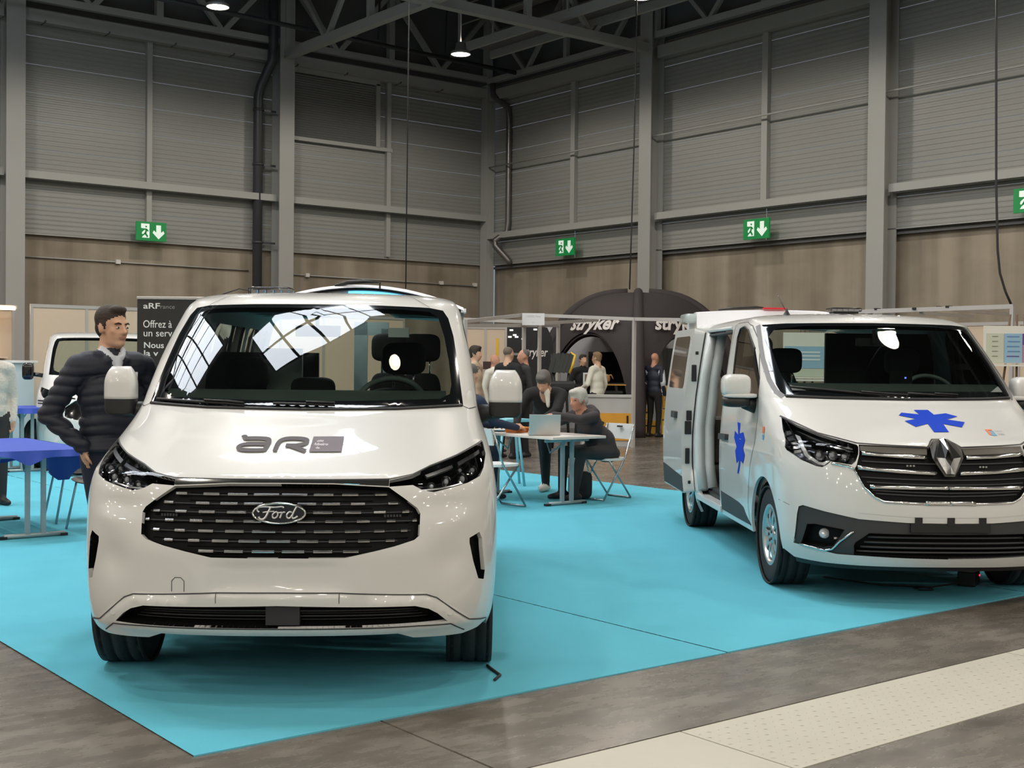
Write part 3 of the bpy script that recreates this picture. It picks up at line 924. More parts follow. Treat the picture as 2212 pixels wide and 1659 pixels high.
def regs_ford(sg):
    L = [('hood', kF.yz(hoodF), {}), ('grille_panel', kF.yz(grF), dict(mat='grill', off=-.035, rim=True)), ('grille_top_strip', kF.yz(stripF), dict(mat='chrome', off=.004)),
         ('headlight_lens', kF.yz(hlF), dict(mat='clear', join=False)), ('windscreen_band', kF.yz(wsF), dict(mat='frit')), ('windscreen', kF.yz(glF), dict(mat='ws')),
         ('lower_intake', kF.yz(inF), dict(mat='grill', off=-.07, rim=True)), ('bumper_vent', kF.yz(veF), dict(mat='gloss', off=-.05, rim=True, join=False)),
         ('door_window', kF.xz([(1.33, 1.31), (1.60, 1.66), (1.72, 1.735), (2.30, 1.745), (2.34, 1.31)], r=.05), dict(mat='dk', join=False)),
         ('side_window', kF.xz([(2.52, 1.31), (2.50, 1.74), (3.60, 1.74), (3.62, 1.31)], r=.05), dict(mat='dk', join=False)),
         ('side_window', kF.xz([(3.75, 1.31), (3.73, 1.74), (4.62, 1.74), (4.66, 1.31)], r=.05), dict(mat='dk', join=False)),
         (None, kF.yz(lowF), {}), (None, kF.xz(archF(.405)), {}), (None, kF.xz(archF(.405, 3.9)), {}), (None, kF.xz([(1.3, .19), (1.3, .25), (3.55, .25), (3.55, .19)]), {})]
    return L
for sg in (1, -1): kF.side(sg, regs_ford(sg))
kF.emit(VMATS)
kF.lining(m_lining)
def shrink(poly, d):
    """inset a closed polygon"""
    P = np.array(poly, float); n = len(P)
    ar = 0.5 * np.sum(P[:, 0] * np.roll(P[:, 1], -1) - np.roll(P[:, 0], -1) * P[:, 1])
    out = []
    for i in range(n):
        e0 = P[i] - P[i - 1]; e1 = P[(i + 1) % n] - P[i]
        n0 = np.array([-e0[1], e0[0]]) / (np.linalg.norm(e0) + 1e-9); n1 = np.array([-e1[1], e1[0]]) / (np.linalg.norm(e1) + 1e-9)
        m = n0 + n1; k = max(.3, (m @ m) / 2)
        out.append(tuple(P[i] + m / k * d * (1 if ar > 0 else -1)))
    return out
# headlights
kF.patch(kF.yz(hlF), 'headlight_housing', m_smoke, -.075, .07)
def lampunit(k, y, z, r, off, name, sides=(1, -1), ry=1.0):
    for sg in sides:
        p, n = k.pt(sg * y, z, off)
        b = MB()
        M = Vector((0, -1, .05)).to_track_quat('Z', 'Y').to_matrix()
        R = []
        for rr, h in ((r, .0), (r * .96, -.004), (r * .8, -.02), (r * .45, -.03)):
            R.append([p + M @ Vector((rr * ry * math.cos(2 * PI * j / 20), rr * math.sin(2 * PI * j / 20), h)) for j in range(20)])
        b.rings(R, False, True); b.build(name, m_lamp, k.root)
        b = MB(); b.ell(p - M @ Vector((0, 0, .012)), (r * .5 * ry, r * .5, r * .35), 8, M); b.build('projector_lens', m_lens, k.root)
lampunit(kF, .80, .992, .030, -.035, 'lamp_reflector', ry=.8)
lampunit(kF, .725, .984, .028, -.035, 'lamp_reflector', ry=.8)
lampunit(kF, .845, 1.02, .024, -.03, 'lamp_reflector'); lampunit(kF, .785, 1.025, .018, -.03, 'lamp_reflector'); lampunit(kF, .66, .962, .020, -.035, 'lamp_reflector')
for pl, nm, mt, off in (([(.62, 1.000), (.74, 1.034), (.745, 1.024), (.63, .990)], 'daytime_light_bar', m_satin, -.008), ([(.765, 1.044), (.87, 1.085), (.872, 1.07), (.77, 1.03)], 'daytime_light_bar', m_satin, -.008),
                        ([(.60, .945), (.70, .95), (.80, .968), (.80, .962), (.70, .942), (.61, .936)], 'lamp_trim', m_satin, -.03)):
    kF.patch(kF.yz(pl), nm, mt, off, -.01)
# grille: rows of chrome dashes on thin bars
m_dash_c = mat('bright grille dash', (.72, .72, .73), .22, 1.0)
rowsF = [(.922, .434, .10), (.883, .49, .085), (.846, .545, .085), (.808, .583, .075), (.766, .538, .085), (.725, .48, .095), (.6805, .315, .09)]
dash = [(.922, [.0605, .185, .30, .433]), (.883, [.115, .22, .335, .488]), (.846, [.185, .315, .43, .543]), (.808, [.115, .235, .36, .48, .582]), (.766, [.064, .19, .315, .43, .537]), (.725, [.0, .125, .25, .365, .478]), (.6805, [.064, .19, .31])]
wF = {.922: [.108, .085, .07, .05], .883: [.08, .075, .06, .042], .846: [.082, .07, .05, .03], .808: [.075, .075, .055, .038, .018], .766: [.10, .08, .065, .045, .028], .725: [.10, .09, .07, .05, .038], .6805: [.095, .08, .065]}
for z, ym, _ in rowsF:
    b = MB()
    L = [(y, z) for y in np.linspace(-ym - .03, ym + .03, 24)]
    b.tube([kF.pt(y, zz, -.022)[0] for y, zz in L], .0035, 6)
    b.build('grille_bar', m_grey, ford)
for z, ys in dash:
    for y, w in zip(ys, wF[z]):
        for sg in ((1, -1) if y > 0 else (1,)):
            b = MB()
            L = [sg * (y + w * t / 2) for t in (-1, -.5, 0, .5, 1)]
            R = []
            for yy in L:
                p, n = kF.pt(yy, z, -.012)
                R.append([p + Vector((0, 0, -.0065)), p + Vector((0, -.005, -.0045)), p + Vector((0, -.007, .001)), p + Vector((0, 0, .0065)), p + Vector((0, .012, 0))])
            b.rings(R, True, False); b.build('grille_dash', m_dash_c, ford)
for k in range(9):   # fine slats behind the dashes
    z = .67 + k * .033
    ym = .56 if .72 < z < .86 else .40
    b = MB(); b.tube([kF.pt(y, z, -.033)[0] for y in np.linspace(-ym, ym, 20)], .003, 5); b.build('grille_slat', m_grill, ford)
# badge: oval with script
def oval(a, b, n=40): return [(a * math.cos(2 * PI * i / n), b * math.sin(2 * PI * i / n)) for i in range(n)]
m_badge = mat('badge dark enamel', (.008, .010, .018), .15, coat=1)
_cz = .8425
bp, _ = kF.pt(0, _cz, 0)
By = bp.y - .002
def bfn(u, v, h): return (u, By - h + .28 * 0 + (v) * .10 - 0.0, _cz + v)
badge = MB().prism(oval(.117, .047), -.03, .006, bfn).build('badge', m_badge, ford)
ring = [Vector(bfn(u, v, .008)) for u, v in oval(.112, .0425, 48)]
MB().tube(ring, .0048, 8, closed=True).build('badge_rim', m_chrome, badge)
def stroke(pts, r, name='badge_script', k=.001, parent=badge, m=m_chrome, sub=6):
    P = []
    n = len(pts)
    for i in range(n - 1):
        p0, p1, p2, p3 = [np.array(pts[max(0, min(n - 1, i + j))], float) for j in (-1, 0, 1, 2)]
        for t in np.linspace(0, 1, sub, endpoint=(i == n - 2)):
            P.append(.5 * ((2 * p1) + (-p0 + p2) * t + (2 * p0 - 5 * p1 + 4 * p2 - p3) * t * t + (-p0 + 3 * p1 - 3 * p2 + p3) * t ** 3))
    return P
for pts, r in (([(-.085, .004), (-.093, .012), (-.088, .024), (-.06, .027), (-.02, .025), (.012, .028), (.018, .022)], .0042),
               ([(-.035, .026), (-.045, .006), (-.056, -.016), (-.068, -.026), (-.082, -.024), (-.085, -.014)], .0052), ([(-.07, .003), (-.045, .006), (-.02, .008)], .0036),
               ([(-.012, .006), (-.026, -.004), (-.027, -.017), (-.017, -.021), (-.006, -.011), (-.007, .003), (-.014, .006), (.0, .002), (.012, .005)], .0042),
               ([(.012, .006), (.010, -.006), (.004, -.021)], .0044), ([(.009, -.006), (.018, .004), (.027, .004)], .0038),
               ([(.056, .004), (.044, .006), (.034, -.006), (.035, -.018), (.045, -.021), (.056, -.008)], .0044), ([(.076, .030), (.066, .012), (.057, -.010), (.058, -.020), (.066, -.021), (.080, -.012)], .0046)):
    P = stroke(pts, r)
    MB().tube([bfn(p[0], p[1], .0075) for p in P], r * 1.05, 6).build('badge_script', m_satin, badge)
# small lettering lamps in the grille
for sg in (1, -1):
    for i in range(6):
        p, n = kF.pt(sg * (.455 + i * .0135), .832, -.025)
        MB().box(p, (.009, .006, .011)).build('strobe_lamp', m_grey, ford)
# lower intake slats, radar box
for z in (.385, .41): 
    b = MB(); b.tube([kF.pt(y, z, -.045)[0] for y in np.linspace(-.60, .60, 24)], .005, 6); b.build('intake_slat', m_black, ford)
for i in range(6):
    z = .36 + .015 * i
    b = MB(); b.tube([kF.pt(y, z, -.062)[0] for y in np.linspace(-.66 + .02 * i, .66 - .02 * i, 24)], .003, 5); b.build('intake_slat', m_grey, ford)
p, n = kF.pt(0.02, .40, -.045); boxo('radar_box', p, (.145, .05, .098), mat('radar cover', (.02, .021, .024), .35), ford)
# lower lip skirt and seams
kF.ribbon([(0, .346), (.36, .346), (.6, .345), (.74, .338), (.80, .29)], .006, 'lip_seam', m_grey, .001)
kF.ribbon([(.90, .318), (.82, .342), (.676, .464), (.632, .482), (.262, .503), (0, .504)], .0055, 'bumper_seam', m_grey, .004)
kF.ribbon([(.262, .503), (.262, .460)], .003, 'plate_panel_seam', m_grey, .0008)
kF.ribbon([(0, .9795), (.226, .9795), (.467, .981)], .006, 'hood_seam', m_black, .002)
kF.ribbon([(.467, .981), (.566, .9985), (.64, 1.0295), (.76, 1.067), (.88, 1.114)], .006, 'hood_seam', m_black, .0015)
kF.ribbon([(.788, 1.2755), (.82, 1.262), (.855, 1.268)], .005, 'pillar_seam', m_grey, .0015)
kF.ribbon([(.60, 1.80), (.45, 1.89)], .004, 'roof_seam', m_grey, .001)
b = MB()
for sg in (1, -1):
    p, n = kF.pt(sg * .735, .392, .0015); b.lathe([(.012, 0), (.012, .004), (0, .005)], 14, o=p, axis='Y')
b.build('parking_sensor', m_paint, ford)
kF.ribbon([(-.0, .0)] if False else [(.455, .505), (.455, .55), (.44, .565), (.415, .565), (.40, .55), (.40, .505)], .003, 'tow_cover', m_grey, .0012, sides=(-1,))
# wipers
def wiper(k, root, pts, zoff, name='wiper'):
    t = bpy.data.objects.new(name, None); C.objects.link(t); t.parent = root
    MB().tube([k.pt(y, z, zoff)[0] for y, z in pts], .008, 6).build('blade', m_black, t)
    q = [k.pt(y, z, zoff + .014)[0] for y, z in pts[len(pts) // 2:]]
    MB().tube(q, .006, 6).build('arm', m_black, t)
wiper(kF, ford, [(-.74, 1.292), (-.62, 1.286), (-.48, 1.28), (-.36, 1.275), (-.28, 1.268)], .012)
wiper(kF, ford, [(-.14, 1.278), (.02, 1.276), (.16, 1.272)], .012)
kF.bead([(0, 1.2585), (.46, 1.263), (.78, 1.278)], .009, 'cowl_strip', m_black, .002)
# door mirrors
def mirror(root, cx, cy, cz, w, h, d, side, arm_to, capz=.32):
    t = bpy.data.objects.new('door_mirror', None); C.objects.link(t); t.parent = root; t.location = (cx, cy, cz)
    b = MB(); R = []
    n = 28
    def sec(z):
        # half widths by height, rounded at the top
        k = (z / h)
        wx = w / 2 * (1 - max(0, (k - .55) / .45) ** 2.6 * .42) * (1 - max(0, (.12 - k) / .12) ** 2 * .18)
        dy = d / 2 * (1 - max(0, (k - .6) / .4) ** 2.4 * .6)
        return wx, dy
    def shell(z0, z1, m, grow=1.0):
        b = MB(); R = []
        for i in range(12):
            z = z0 + (z1 - z0) * i / 11
            wx, dy = sec(z)
            ring = []
            for j in range(n):
                a = 2 * PI * j / n
                c, s_ = math.cos(a), math.sin(a)
                ring.append((wx * grow * math.copysign(abs(c) ** .55, c), dy * grow * math.copysign(abs(s_) ** .6, s_) * (1 if s_ < 0 else .55), z - h / 2))
            R.append(ring)
        b.rings(R, True, True); return b
    shell(h * capz, h, m_paint, 1.0).build('mirror_cap', m_paint, t)
    shell(0, h * (capz + .01), m_black, .97).build('mirror_base', m_black, t)
    MB().tube([(0, 0, -h * .38), (side * -.06, .02, -h * .40), Vector(arm_to) - Vector((cx, cy, cz))], [.035, .042, .055], 10).build('mirror_arm', m_black, t)
    boxo('mirror_glass', (0, d * .28 + .004, .02), (w * .85, .004, h * .6), m_chrome, t)
    return t
mirror(ford, -1.0, 1.30, 1.335, .165, .25, .17, -1, (-.86, 1.30, 1.225))
mirror(ford, 1.013, 1.30, 1.335, .18, .25, .17, 1, (.86, 1.30, 1.225))
# interior
def dashboard(k, root, xa, ya, z0, w, wheel_x, name='dashboard'):
    def f(u, v):
        x = -w + 2 * w * u
        y = ya + .02 + .34 * v - .10 * (1 - (x / w) ** 2) * (1 - v)
        return (x, y, z0 + .05 * math.sin(PI * min(1, v * 1.2)) - .30 * max(0, v - .75))
    b = MB(); b.grid(f, 30, 14); b.build(name, m_dash, root)
    boxo('dashboard_body', (0, ya + .28, z0 - .22), (2 * w, .22, .36), m_dash, root)
    t = bpy.data.objects.new('steering_wheel', None); C.objects.link(t); t.parent = root; t.location = (wheel_x, ya + .52, z0 - .03)
    t.rotation_euler = (-.75, 0, 0)
    MB().tube([(.185 * math.cos(2 * PI * i / 32), 0, .185 * math.sin(2 * PI * i / 32)) for i in range(32)], .016, 8, closed=True).build('wheel_rim', m_dash, t)
    b = MB(); rbox(b, (0, 0, 0), (.15, .06, .13), 3); b.box((0, 0, 0), (.34, .02, .035)).box((0, 0, -.1), (.035, .02, .17)); b.build('wheel_hub', m_dash, t)
dashboard(kF, ford, 0, .96, 1.30, .70, .40)
seat(ford, .43, 2.0, .5, z=.62); seat(ford, -.52, 2.0, .42, z=.56, back=.58); seat(ford, -.12, 2.02, .40, z=.50, back=.52)
MB().box((0, 3.0, .42), (1.7, 3.6, .06)).build('cabin_floor', m_grey, ford)
MB().box((0, 3.0, .33), (1.4, 3.6, .10)).build('underbody', m_black, ford)
MB().box((0, .62, .62), (1.1, .5, .5)).build('engine_bay', m_black, ford)
# bulkhead parts and rear doors standing open, seen through the windscreen
m_bulk = mat('pale interior panel', (.42, .44, .42), .6)
MB().box((-.32, 2.55, 1.30), (.22, .05, .55)).build('equipment_cabinet', m_bulk, ford)
MB().box((-.50, 2.7, 1.1), (.75, .05, .9)).build('bulkhead', m_grey, ford)
MB().box((.02, 4.3, 1.35), (.10, .05, .9)).box((.10, 4.3, 1.75), (.26, .05, .10)).box((.2, 4.3, 1.4), (.05, .05, .7)).build('rear_door_frame', mat('pale blue door frame', (.45, .60, .68), .4), ford)
for x in (.28, .5): seat(ford, x, 3.3, .3, 'rear_seat', z=.72, back=.6)
MB().box((0, 1.46, 1.70), (.02, .02, .10)).box((0, 1.50, 1.66), (.24, .03, .06)).build('inner_mirror', m_black, ford)
MB().box((.44, 1.44, 1.655), (.11, .05, .05)).build('toll_badge', mat('white plastic', (.6, .6, .6), .5), ford)
# wheels
def arch_liner(root, sg, cy, r, x0=.60, x1=.90, cz=.335):
    MB().grid(lambda u, v: (sg * (x0 + (x1 - x0) * v), cy + r * math.cos(PI * u), cz - .06 + (r + .03) * math.sin(PI * u)), 20, 1).build('wheel_arch_liner', m_black, root)
    MB().grid(lambda u, v: (sg * x0, cy + r * v * math.cos(PI * u), cz - .06 + (r + .03) * v * math.sin(PI * u)), 20, 1).build('wheel_arch_wall', m_black, root)
for x, y, sd, st in ((-.845, .95, -1, 0), (.83, .95, 1, 0), (-.82, 3.9, -1, 0), (.82, 3.9, 1, 0)): wheel(ford, x, y, .335, .205, sd, .215, 10, st)
for sg in (1, -1):
    for cy in (.95, 3.9):
        arch_liner(ford, sg, cy, .40)
# print on the hood
m_print = mat('grey vinyl print', (.13, .125, .135), .8, 0, .08)
m_print2 = mat('mauve grey vinyl print', (.20, .185, .21), .8, 0, .08)
def lett(y0, y1, z0, z1, P): return [(y0 + (y1 - y0) * u, z0 + (z1 - z0) * v) for u, v in P]
def thick(pts, w, ry):
    """stroke polygon in unit box; ry = aspect"""
    P = stroke(pts, 0, sub=5); P = np.array(P); T = np.gradient(P, axis=0); T[:, 0] *= ry
    T /= np.maximum(np.linalg.norm(T, axis=1, keepdims=True), 1e-9)
    N = np.stack([-T[:, 1] / ry, T[:, 0]], 1) * w / 2
    return [tuple(p) for p in (P + N)] + [tuple(p) for p in (P - N)[::-1]]
_a = thick([(.16, .86), (.55, .88), (.82, .84), (.90, .70), (.88, .35), (.84, .06)], .25, 1.9)
_a2 = thick([(.87, .50), (.50, .52), (.20, .46), (.12, .28), (.22, .13), (.50, .10), (.86, .12)], .24, 1.9)
_dot = [(.17 + .085 * math.cos(t), 1.0 + .10 * math.sin(t)) for t in np.linspace(0, 2 * PI, 13)[:-1]]
_r = thick([(.08, .02), (.10, .45), (.16, .74), (.34, .88), (.70, .88), (.90, .78), (.88, .56), (.66, .44), (.34, .42)], .25, 1.9)
_r2 = thick([(.46, .42), (.66, .28), (.95, .06)], .25, 1.9)
kF.decal([lett(-.25, -.085, 1.082, 1.142, P) for P in (_a, _a2, _dot)], 'hood_logo', m_print)
kF.decal([lett(-.075, .085, 1.082, 1.142, P) for P in (_r, _r2)], 'hood_logo', m_print)
kF.decal([[(.092, 1.083), (.238, 1.084), (.236, 1.145), (.096, 1.143)]], 'hood_logo_block', m_print2)
m_wprint = mat('pale vinyl lettering', (.55, .54, .56), .8, 0, .1)
for tx, z, sz, wd in (('Auto', 1.123, .0135, .040), ('Ribeiro', 1.109, .0135, .064), ('Lda', 1.095, .0125, .030)):
    text_obj(tx, sz, lambda u, v, z=z: kF.pt(.107 + u, z + v, .0045)[0], 'hood_lettering', m_wprint, ford, bold=.0004, width=wd)
# roof equipment
m_bar = glass('clear beacon dome', (.80, .80, .82), .05, 1.45)
lb = bpy.data.objects.new('beacon_bar', None); C.objects.link(lb); lb.parent = ford; lb.location = (-.325, 1.98, 1.868)
b = MB(); rbox(b, (0, 0, .028), (.255, .15, .055), 6); b.build('beacon_dome', m_bar, lb)
MB().box((0, 0, .004), (.24, .14, .012), bev=.004).build('beacon_base', m_black, lb)
for i in range(5): MB().box((-.09 + .045 * i, -.03, .024), (.034, .03, .026)).build('beacon_led', m_lamp, lb)
MB().box((-.52, 2.25, 1.868), (.06, .1, .018), bev=.006).build('roof_antenna_base', m_paint, ford)
MB().tube([(-.70, 2.15, 1.84), (-.66, 2.2, 1.885), (-.55, 2.22, 1.925), (-.48, 2.25, 1.915)], .004, 6).build('roof_cable', m_cable, ford)
MB().tube([(-.62, 2.0, 1.862), (-.5, 2.05, 1.878), (-.42, 2.02, 1.878)], .008, 6).build('roof_cable', m_cable, ford)
# rear roof fairing with light strip
m_fair = mat('white fairing', (.78, .79, .84), .3, coat=.6)
m_blueglow = mat('blue strobe panel', (.10, .55, .85), .3, emit=1.6, ecol=(.15, .62, 1.0))
fa = bpy.data.objects.new('roof_fairing', None); C.objects.link(fa); fa.parent = ford
def fz(x): return 2.085 - .165 * (x / .79) ** 2 * 1.0 + .0 * x
def fair(y0, y1, dz0, dz1, nm, m, xa=-.76, xb=.80, t=.05):
    b = MB(); R = []
    for i in range(25):
        x = xa + (xb - xa) * i / 24
        z = fz(x)
        R.append([(x, y0, z + dz0), (x, y0 + t, z + dz1), (x, y1, z + dz1 - .02), (x, y1, z + dz0 - .02)])
    b.rings(R, True, False); return b.build(nm, m, fa)
fair(4.45, 4.88, -.012, .012, 'fairing_lip', m_fair)
fair(4.50, 4.80, -.030, -.012, 'fairing_gap', m_black, t=.01)
fair(4.55, 4.84, -.125, -.030, 'fairing_body', m_fair, -.70, .74, .01)
fair(4.535, 4.56, -.085, -.035, 'strobe_panel', m_blueglow, -.10, .62, .004)
MB().tube([(-.20, 4.5, 2.085), (-.10, 4.48, 2.112), (.02, 4.46, 2.118), (.14, 4.45, 2.114)], [.012, .018, .016, .008], 8).build('roof_antenna', m_black, fa)
MB().box((.15, 4.46, 2.09), (.012, .02, .05)).build('antenna_foot', m_black, fa)
b = MB(); b.box((.80, 4.6, 1.905), (.04, .25, .03)); b.build('fairing_tip', m_fair, fa)
# ------------------------------------------------------------------ white ambulance with blue stars
A_R = math.radians(36.0)
ren = thing('ambulance', 'white ambulance van with blue six pointed stars and an open side door', 'ambulance', (6.9723, 4.4782, 0.006), -A_R)
sR = Surf(REN)
zsR = list(np.arange(.195, .96, .028)) + list(np.arange(.965, 1.30, .0125)) + list(np.arange(1.32, 1.84, .035)) + list(np.arange(1.845, 1.918, .008))
kR = Skin(sR, ren, 4.85, .18, 1.92, zsR)
hlR = [(.856, 1.153), (.798, 1.106), (.716, 1.062), (.655, 1.042), (.532, 1.006), (.526, .993), (.535, .949), (.556, .903), (.58, .882), (.693, .897), (.716, .875), (.742, .859), (.773, .863), (.846, .897), (.902, .948), (.907, .967), (.877, 1.086)]
hoodR = [(0, 1.2695), (.527, 1.2745), (.79, 1.282), (.85, 1.22), (.862, 1.158), (.715, 1.066), (.526, 1.0145), (.376, 1.0075), (.106, .9975), (.067, 1.029), (.042, 1.043), (0, 1.043)]
grR = [(0, 1.037), (.04, 1.037), (.063, 1.024), (.104, .992), (.376, 1.002), (.52, 1.006), (.53, .949), (.553, .879), (.572, .85), (.517, .741), (.457, .68), (.404, .655), (.256, .650), (0, .645)]
inR = [(0, .533), (.26, .535), (.55, .55), (.736, .585), (.843, .611), (.862, .599), (.868, .554), (.878, .359), (.771, .34), (.665, .32), (.517, .319), (.248, .311), (0, .307)]
lgR = [(0, .462), (.49, .465), (.567, .402), (.575, .382), (.569, .325), (.248, .316), (0, .312)]
fogR = [(.822, .494), (.786, .50), (.632, .478), (.654, .435), (.692, .367), (.731, .357), (.847, .366)]
wsR = [(0, 1.822), (.32, 1.819), (.62, 1.815), (.775, 1.806), (.80, 1.65), (.818, 1.54), (.822, 1.381), (.806, 1.313), (.785, 1.283), (.527, 1.277), (0, 1.272)]
glR = [(0, 1.80), (.5, 1.795), (.71, 1.77), (.765, 1.71), (.775, 1.6), (.77, 1.438), (.752, 1.366), (.70, 1.335), (.507, 1.332), (0, 1.328)]
lowR = [(0, .17), (0, .252), (.51, .252), (.716, .254), (.86, .262), (.903, .30), (.903, .17)]
winR = [(2.18, 1.26), (2.215, 1.50), (2.245, 1.72), (2.20, 1.785), (2.06, 1.80), (1.90, 1.767), (1.62, 1.62), (1.42, 1.473), (1.30, 1.37), (1.28, 1.26)]
doorR = [(1.33, 1.40), (1.60, 1.66), (1.85, 1.80), (2.05, 1.835), (2.40, 1.835), (2.45, 1.60), (2.45, 1.2), (2.42, .8), (2.42, .33), (1.40, .33), (1.44, .50), (1.36, .78), (1.24, .95), (1.22, 1.15)]
clR = [(2.42, .49), (1.95, .477), (1.75, .469), (1.60, .45), (1.535, .412), (1.375, .342), (1.89, .340), (2.42, .342)]
openR = [(2.47, .36), (2.47, 1.79), (2.55, 1.81), (3.45, 1.81), (3.52, 1.76), (3.50, .9), (3.46, .60), (3.36, .36)]
def archR(r, cx=.95, cz=.335): return [(cx + r * math.cos(a), max(.17, cz + r * math.sin(a))) for a in np.linspace(PI, 0, 24)] + [(cx + r, .17), (cx - r, .17)]
def regs_ren(sg):
    L = [('hood', kR.yz(hoodR), {}), ('grille_panel', kR.yz(grR), dict(mat='grill', off=-.03, rim=True)), ('headlight_lens', kR.yz(hlR), dict(mat='clear', join=False)),
         ('windscreen_band', kR.yz(wsR), dict(mat='frit')), ('windscreen', kR.yz(glR), dict(mat='ws')), ('bumper_insert', kR.yz(inR), dict(mat='grey', off=-.008, rim=True)),
         ('lower_grille', kR.yz(lgR), dict(mat='grill', off=-.06, rim=True)), ('fog_recess', kR.yz(fogR), dict(mat='grill', off=-.05, rim=True, join=False)),
         ('front_door', kR.xz(doorR), dict(join=False)), ('door_window', kR.xz(winR, r=.03), dict(mat='dk', join=False)), ('door_cladding', kR.xz(clR), dict(mat='grey', join=False, off=.002))]
    if sg < 0:
        L += [(None, kR.xz(openR, r=.05), {}), ('rear_window', kR.xz([(3.66, 1.27), (3.66, 1.76), (4.62, 1.76), (4.66, 1.27)], r=.06), dict(mat='dk', join=False))]
    else:
        L += [('side_window', kR.xz([(2.56, 1.27), (2.56, 1.76), (3.5, 1.76), (3.5, 1.27)], r=.06), dict(mat='dk', join=False)), ('rear_window', kR.xz([(3.66, 1.27), (3.66, 1.76), (4.62, 1.76), (4.66, 1.27)], r=.06), dict(mat='dk', join=False))]
    L += [(None, kR.yz(lowR), {}), (None, kR.xz(archR(.40)), {}), (None, kR.xz(archR(.40, 4.04)), {}), (None, kR.xz([(1.3, .17), (1.3, .30), (3.6, .30), (3.6, .17)]), {}), (None, kR.xz([(4.4, .17), (4.4, .28), (4.86, .28), (4.86, .17)]), {})]
    return L
for sg in (1, -1): kR.side(sg, regs_ren(sg))
kR.emit(VMATS)
kR.lining(m_lining)
# door shut lines
kR.ribbon(doorR[:1] + doorR[1:9], .007, 'door_seam', m_black, .0015, yz=False, sides=(-1,)); kR.ribbon(doorR[9:] + doorR[:1], .006, 'door_seam', m_grey, .0015, yz=False, sides=(-1,))
kR.ribbon([(1.34, 1.455), (1.27, 1.46)], .005, 'pillar_seam', m_grey, .001, yz=False, sides=(-1,))
kR.bead(winR[:7][::-1], .008, 'window_seal', m_black, .0, sides=(-1,), yz=False)
MB().tube([kR.pos(np.array([sR.u_of_x(x, z)]), np.array([z]), -1, -.01)[0][0].tolist() for x, z in ((1.63, 1.63), (1.66, 1.45), (1.66, 1.26))], .012, 6).build('quarter_light_bar', m_black, ren)
kR.patch(kR.xz([(2.40, .952), (2.14, .96), (2.14, .915), (2.40, .905)], r=.01), 'door_handle', m_grey, .03, -.03, sides=(-1,))
kR.ribbon([(1.44, .955), (1.80, .945), (2.1, .945)], .004, 'door_crease', m_paint, .002, yz=False, sides=(-1,))
# hood and bumper seams
kR.ribbon([(.862, 1.157), (.715, 1.065), (.526, 1.0135), (.376, 1.006), (.106, .996), (.067, 1.028), (.042, 1.042), (0, 1.042)], .012, 'hood_seam', m_black, .002)
kR.ribbon([(.90, .60), (.935, .62)], .003, 'bumper_seam', m_grey, .001, sides=(-1,))
# pillar trim beside the windscreen
kR.ribbon([(.80, 1.80), (.826, 1.65), (.842, 1.54), (.846, 1.40), (.832, 1.32), (.80, 1.284)], .035, 'pillar_trim', mat('grey pillar trim', (.16, .16, .17), .45), .003)
# windscreen wiper and cowl
kR.bead([(0, 1.275), (.527, 1.280), (.78, 1.287)], .012, 'cowl_strip', m_black, .003)
wiper(kR, ren, [(-.74, 1.345), (-.60, 1.335), (-.45, 1.322), (-.30, 1.308), (-.15, 1.297), (-.0, 1.288)], .012)
wiper(kR, ren, [(.02, 1.31), (.2, 1.30), (.36, 1.292)], .012)
# headlights
kR.patch(kR.yz(hlR), 'headlight_housing', m_smoke, -.085, .08)
lampunit(kR, .765, .945, .036, -.045, 'lamp_reflector'); lampunit(kR, .69, .95, .034, -.045, 'lamp_reflector'); lampunit(kR, .62, .945, .030, -.045, 'lamp_reflector')
m_drl = mat('pale light guide', (.55, .57, .58), .25, .2)
for pl in ([(.835, 1.06), (.845, .985), (.83, .925), (.765, .877), (.735, .873), (.70, .905), (.715, .905), (.742, .892), (.76, .893), (.812, .937), (.825, .985), (.815, 1.05)],):
    kR.patch(kR.yz(pl), 'daytime_light_guide', m_drl, -.015, -.02)
for pl in ([(.82, 1.088), (.70, 1.03), (.56, .995), (.56, .984), (.70, 1.015), (.825, 1.07)], [(.79, 1.06), (.68, 1.008), (.56, .974), (.56, .968), (.68, .998), (.79, 1.045)]):
    kR.patch(kR.yz(pl), 'headlight_chrome', m_chrome, -.02, -.01)
for i in range(5): kR.patch(kR.yz([(.85, 1.09 - .03 * i), (.885, 1.075 - .03 * i), (.887, 1.055 - .03 * i), (.85, 1.07 - .03 * i)]), 'indicator_rib', m_lamp, -.03, -.01)
kR.bead([(.69, .886), (.60, .872), (.565, .855)], .008, 'chrome_link', m_chrome, .002)
# grille bars
def rbar(k, L, r, nm, m, off, ov=.6):
    b = MB()
    for sg in (1, -1):
        R = []
        for y, z in dens(L, .03, False):
            p, n = k.pt(sg * y if y > 0 else sg * 1e-5, z, off)
            R.append([p + Vector((0, -r * ov * math.cos(a), r * math.sin(a))) for a in np.linspace(0, 2 * PI, 13)[:-1]])
        b2 = MB(); b2.rings(R, True, True); b2.build(nm, m, k.root)
rbar(kR, [(.125, .937), (.30, .943), (.515, .957)], .013, 'chrome_bar', m_chrome, -.006)
rbar(kR, [(.075, .841), (.30, .85), (.548, .868)], .014, 'chrome_bar', m_chrome, -.006)
rbar(kR, [(.0, .751), (.25, .751), (.485, .752)], .013, 'chrome_bar', m_chrome, -.006)
rbar(kR, [(.0, .652), (.256, .656), (.404, .661), (.457, .686), (.517, .745), (.566, .848)], .009, 'grille_chrome_frame', m_chrome, .002)
rbar(kR, [(.0, .657), (.10, .658), (.155, .656)], .015, 'grille_foot_plate', m_chrome, .003)
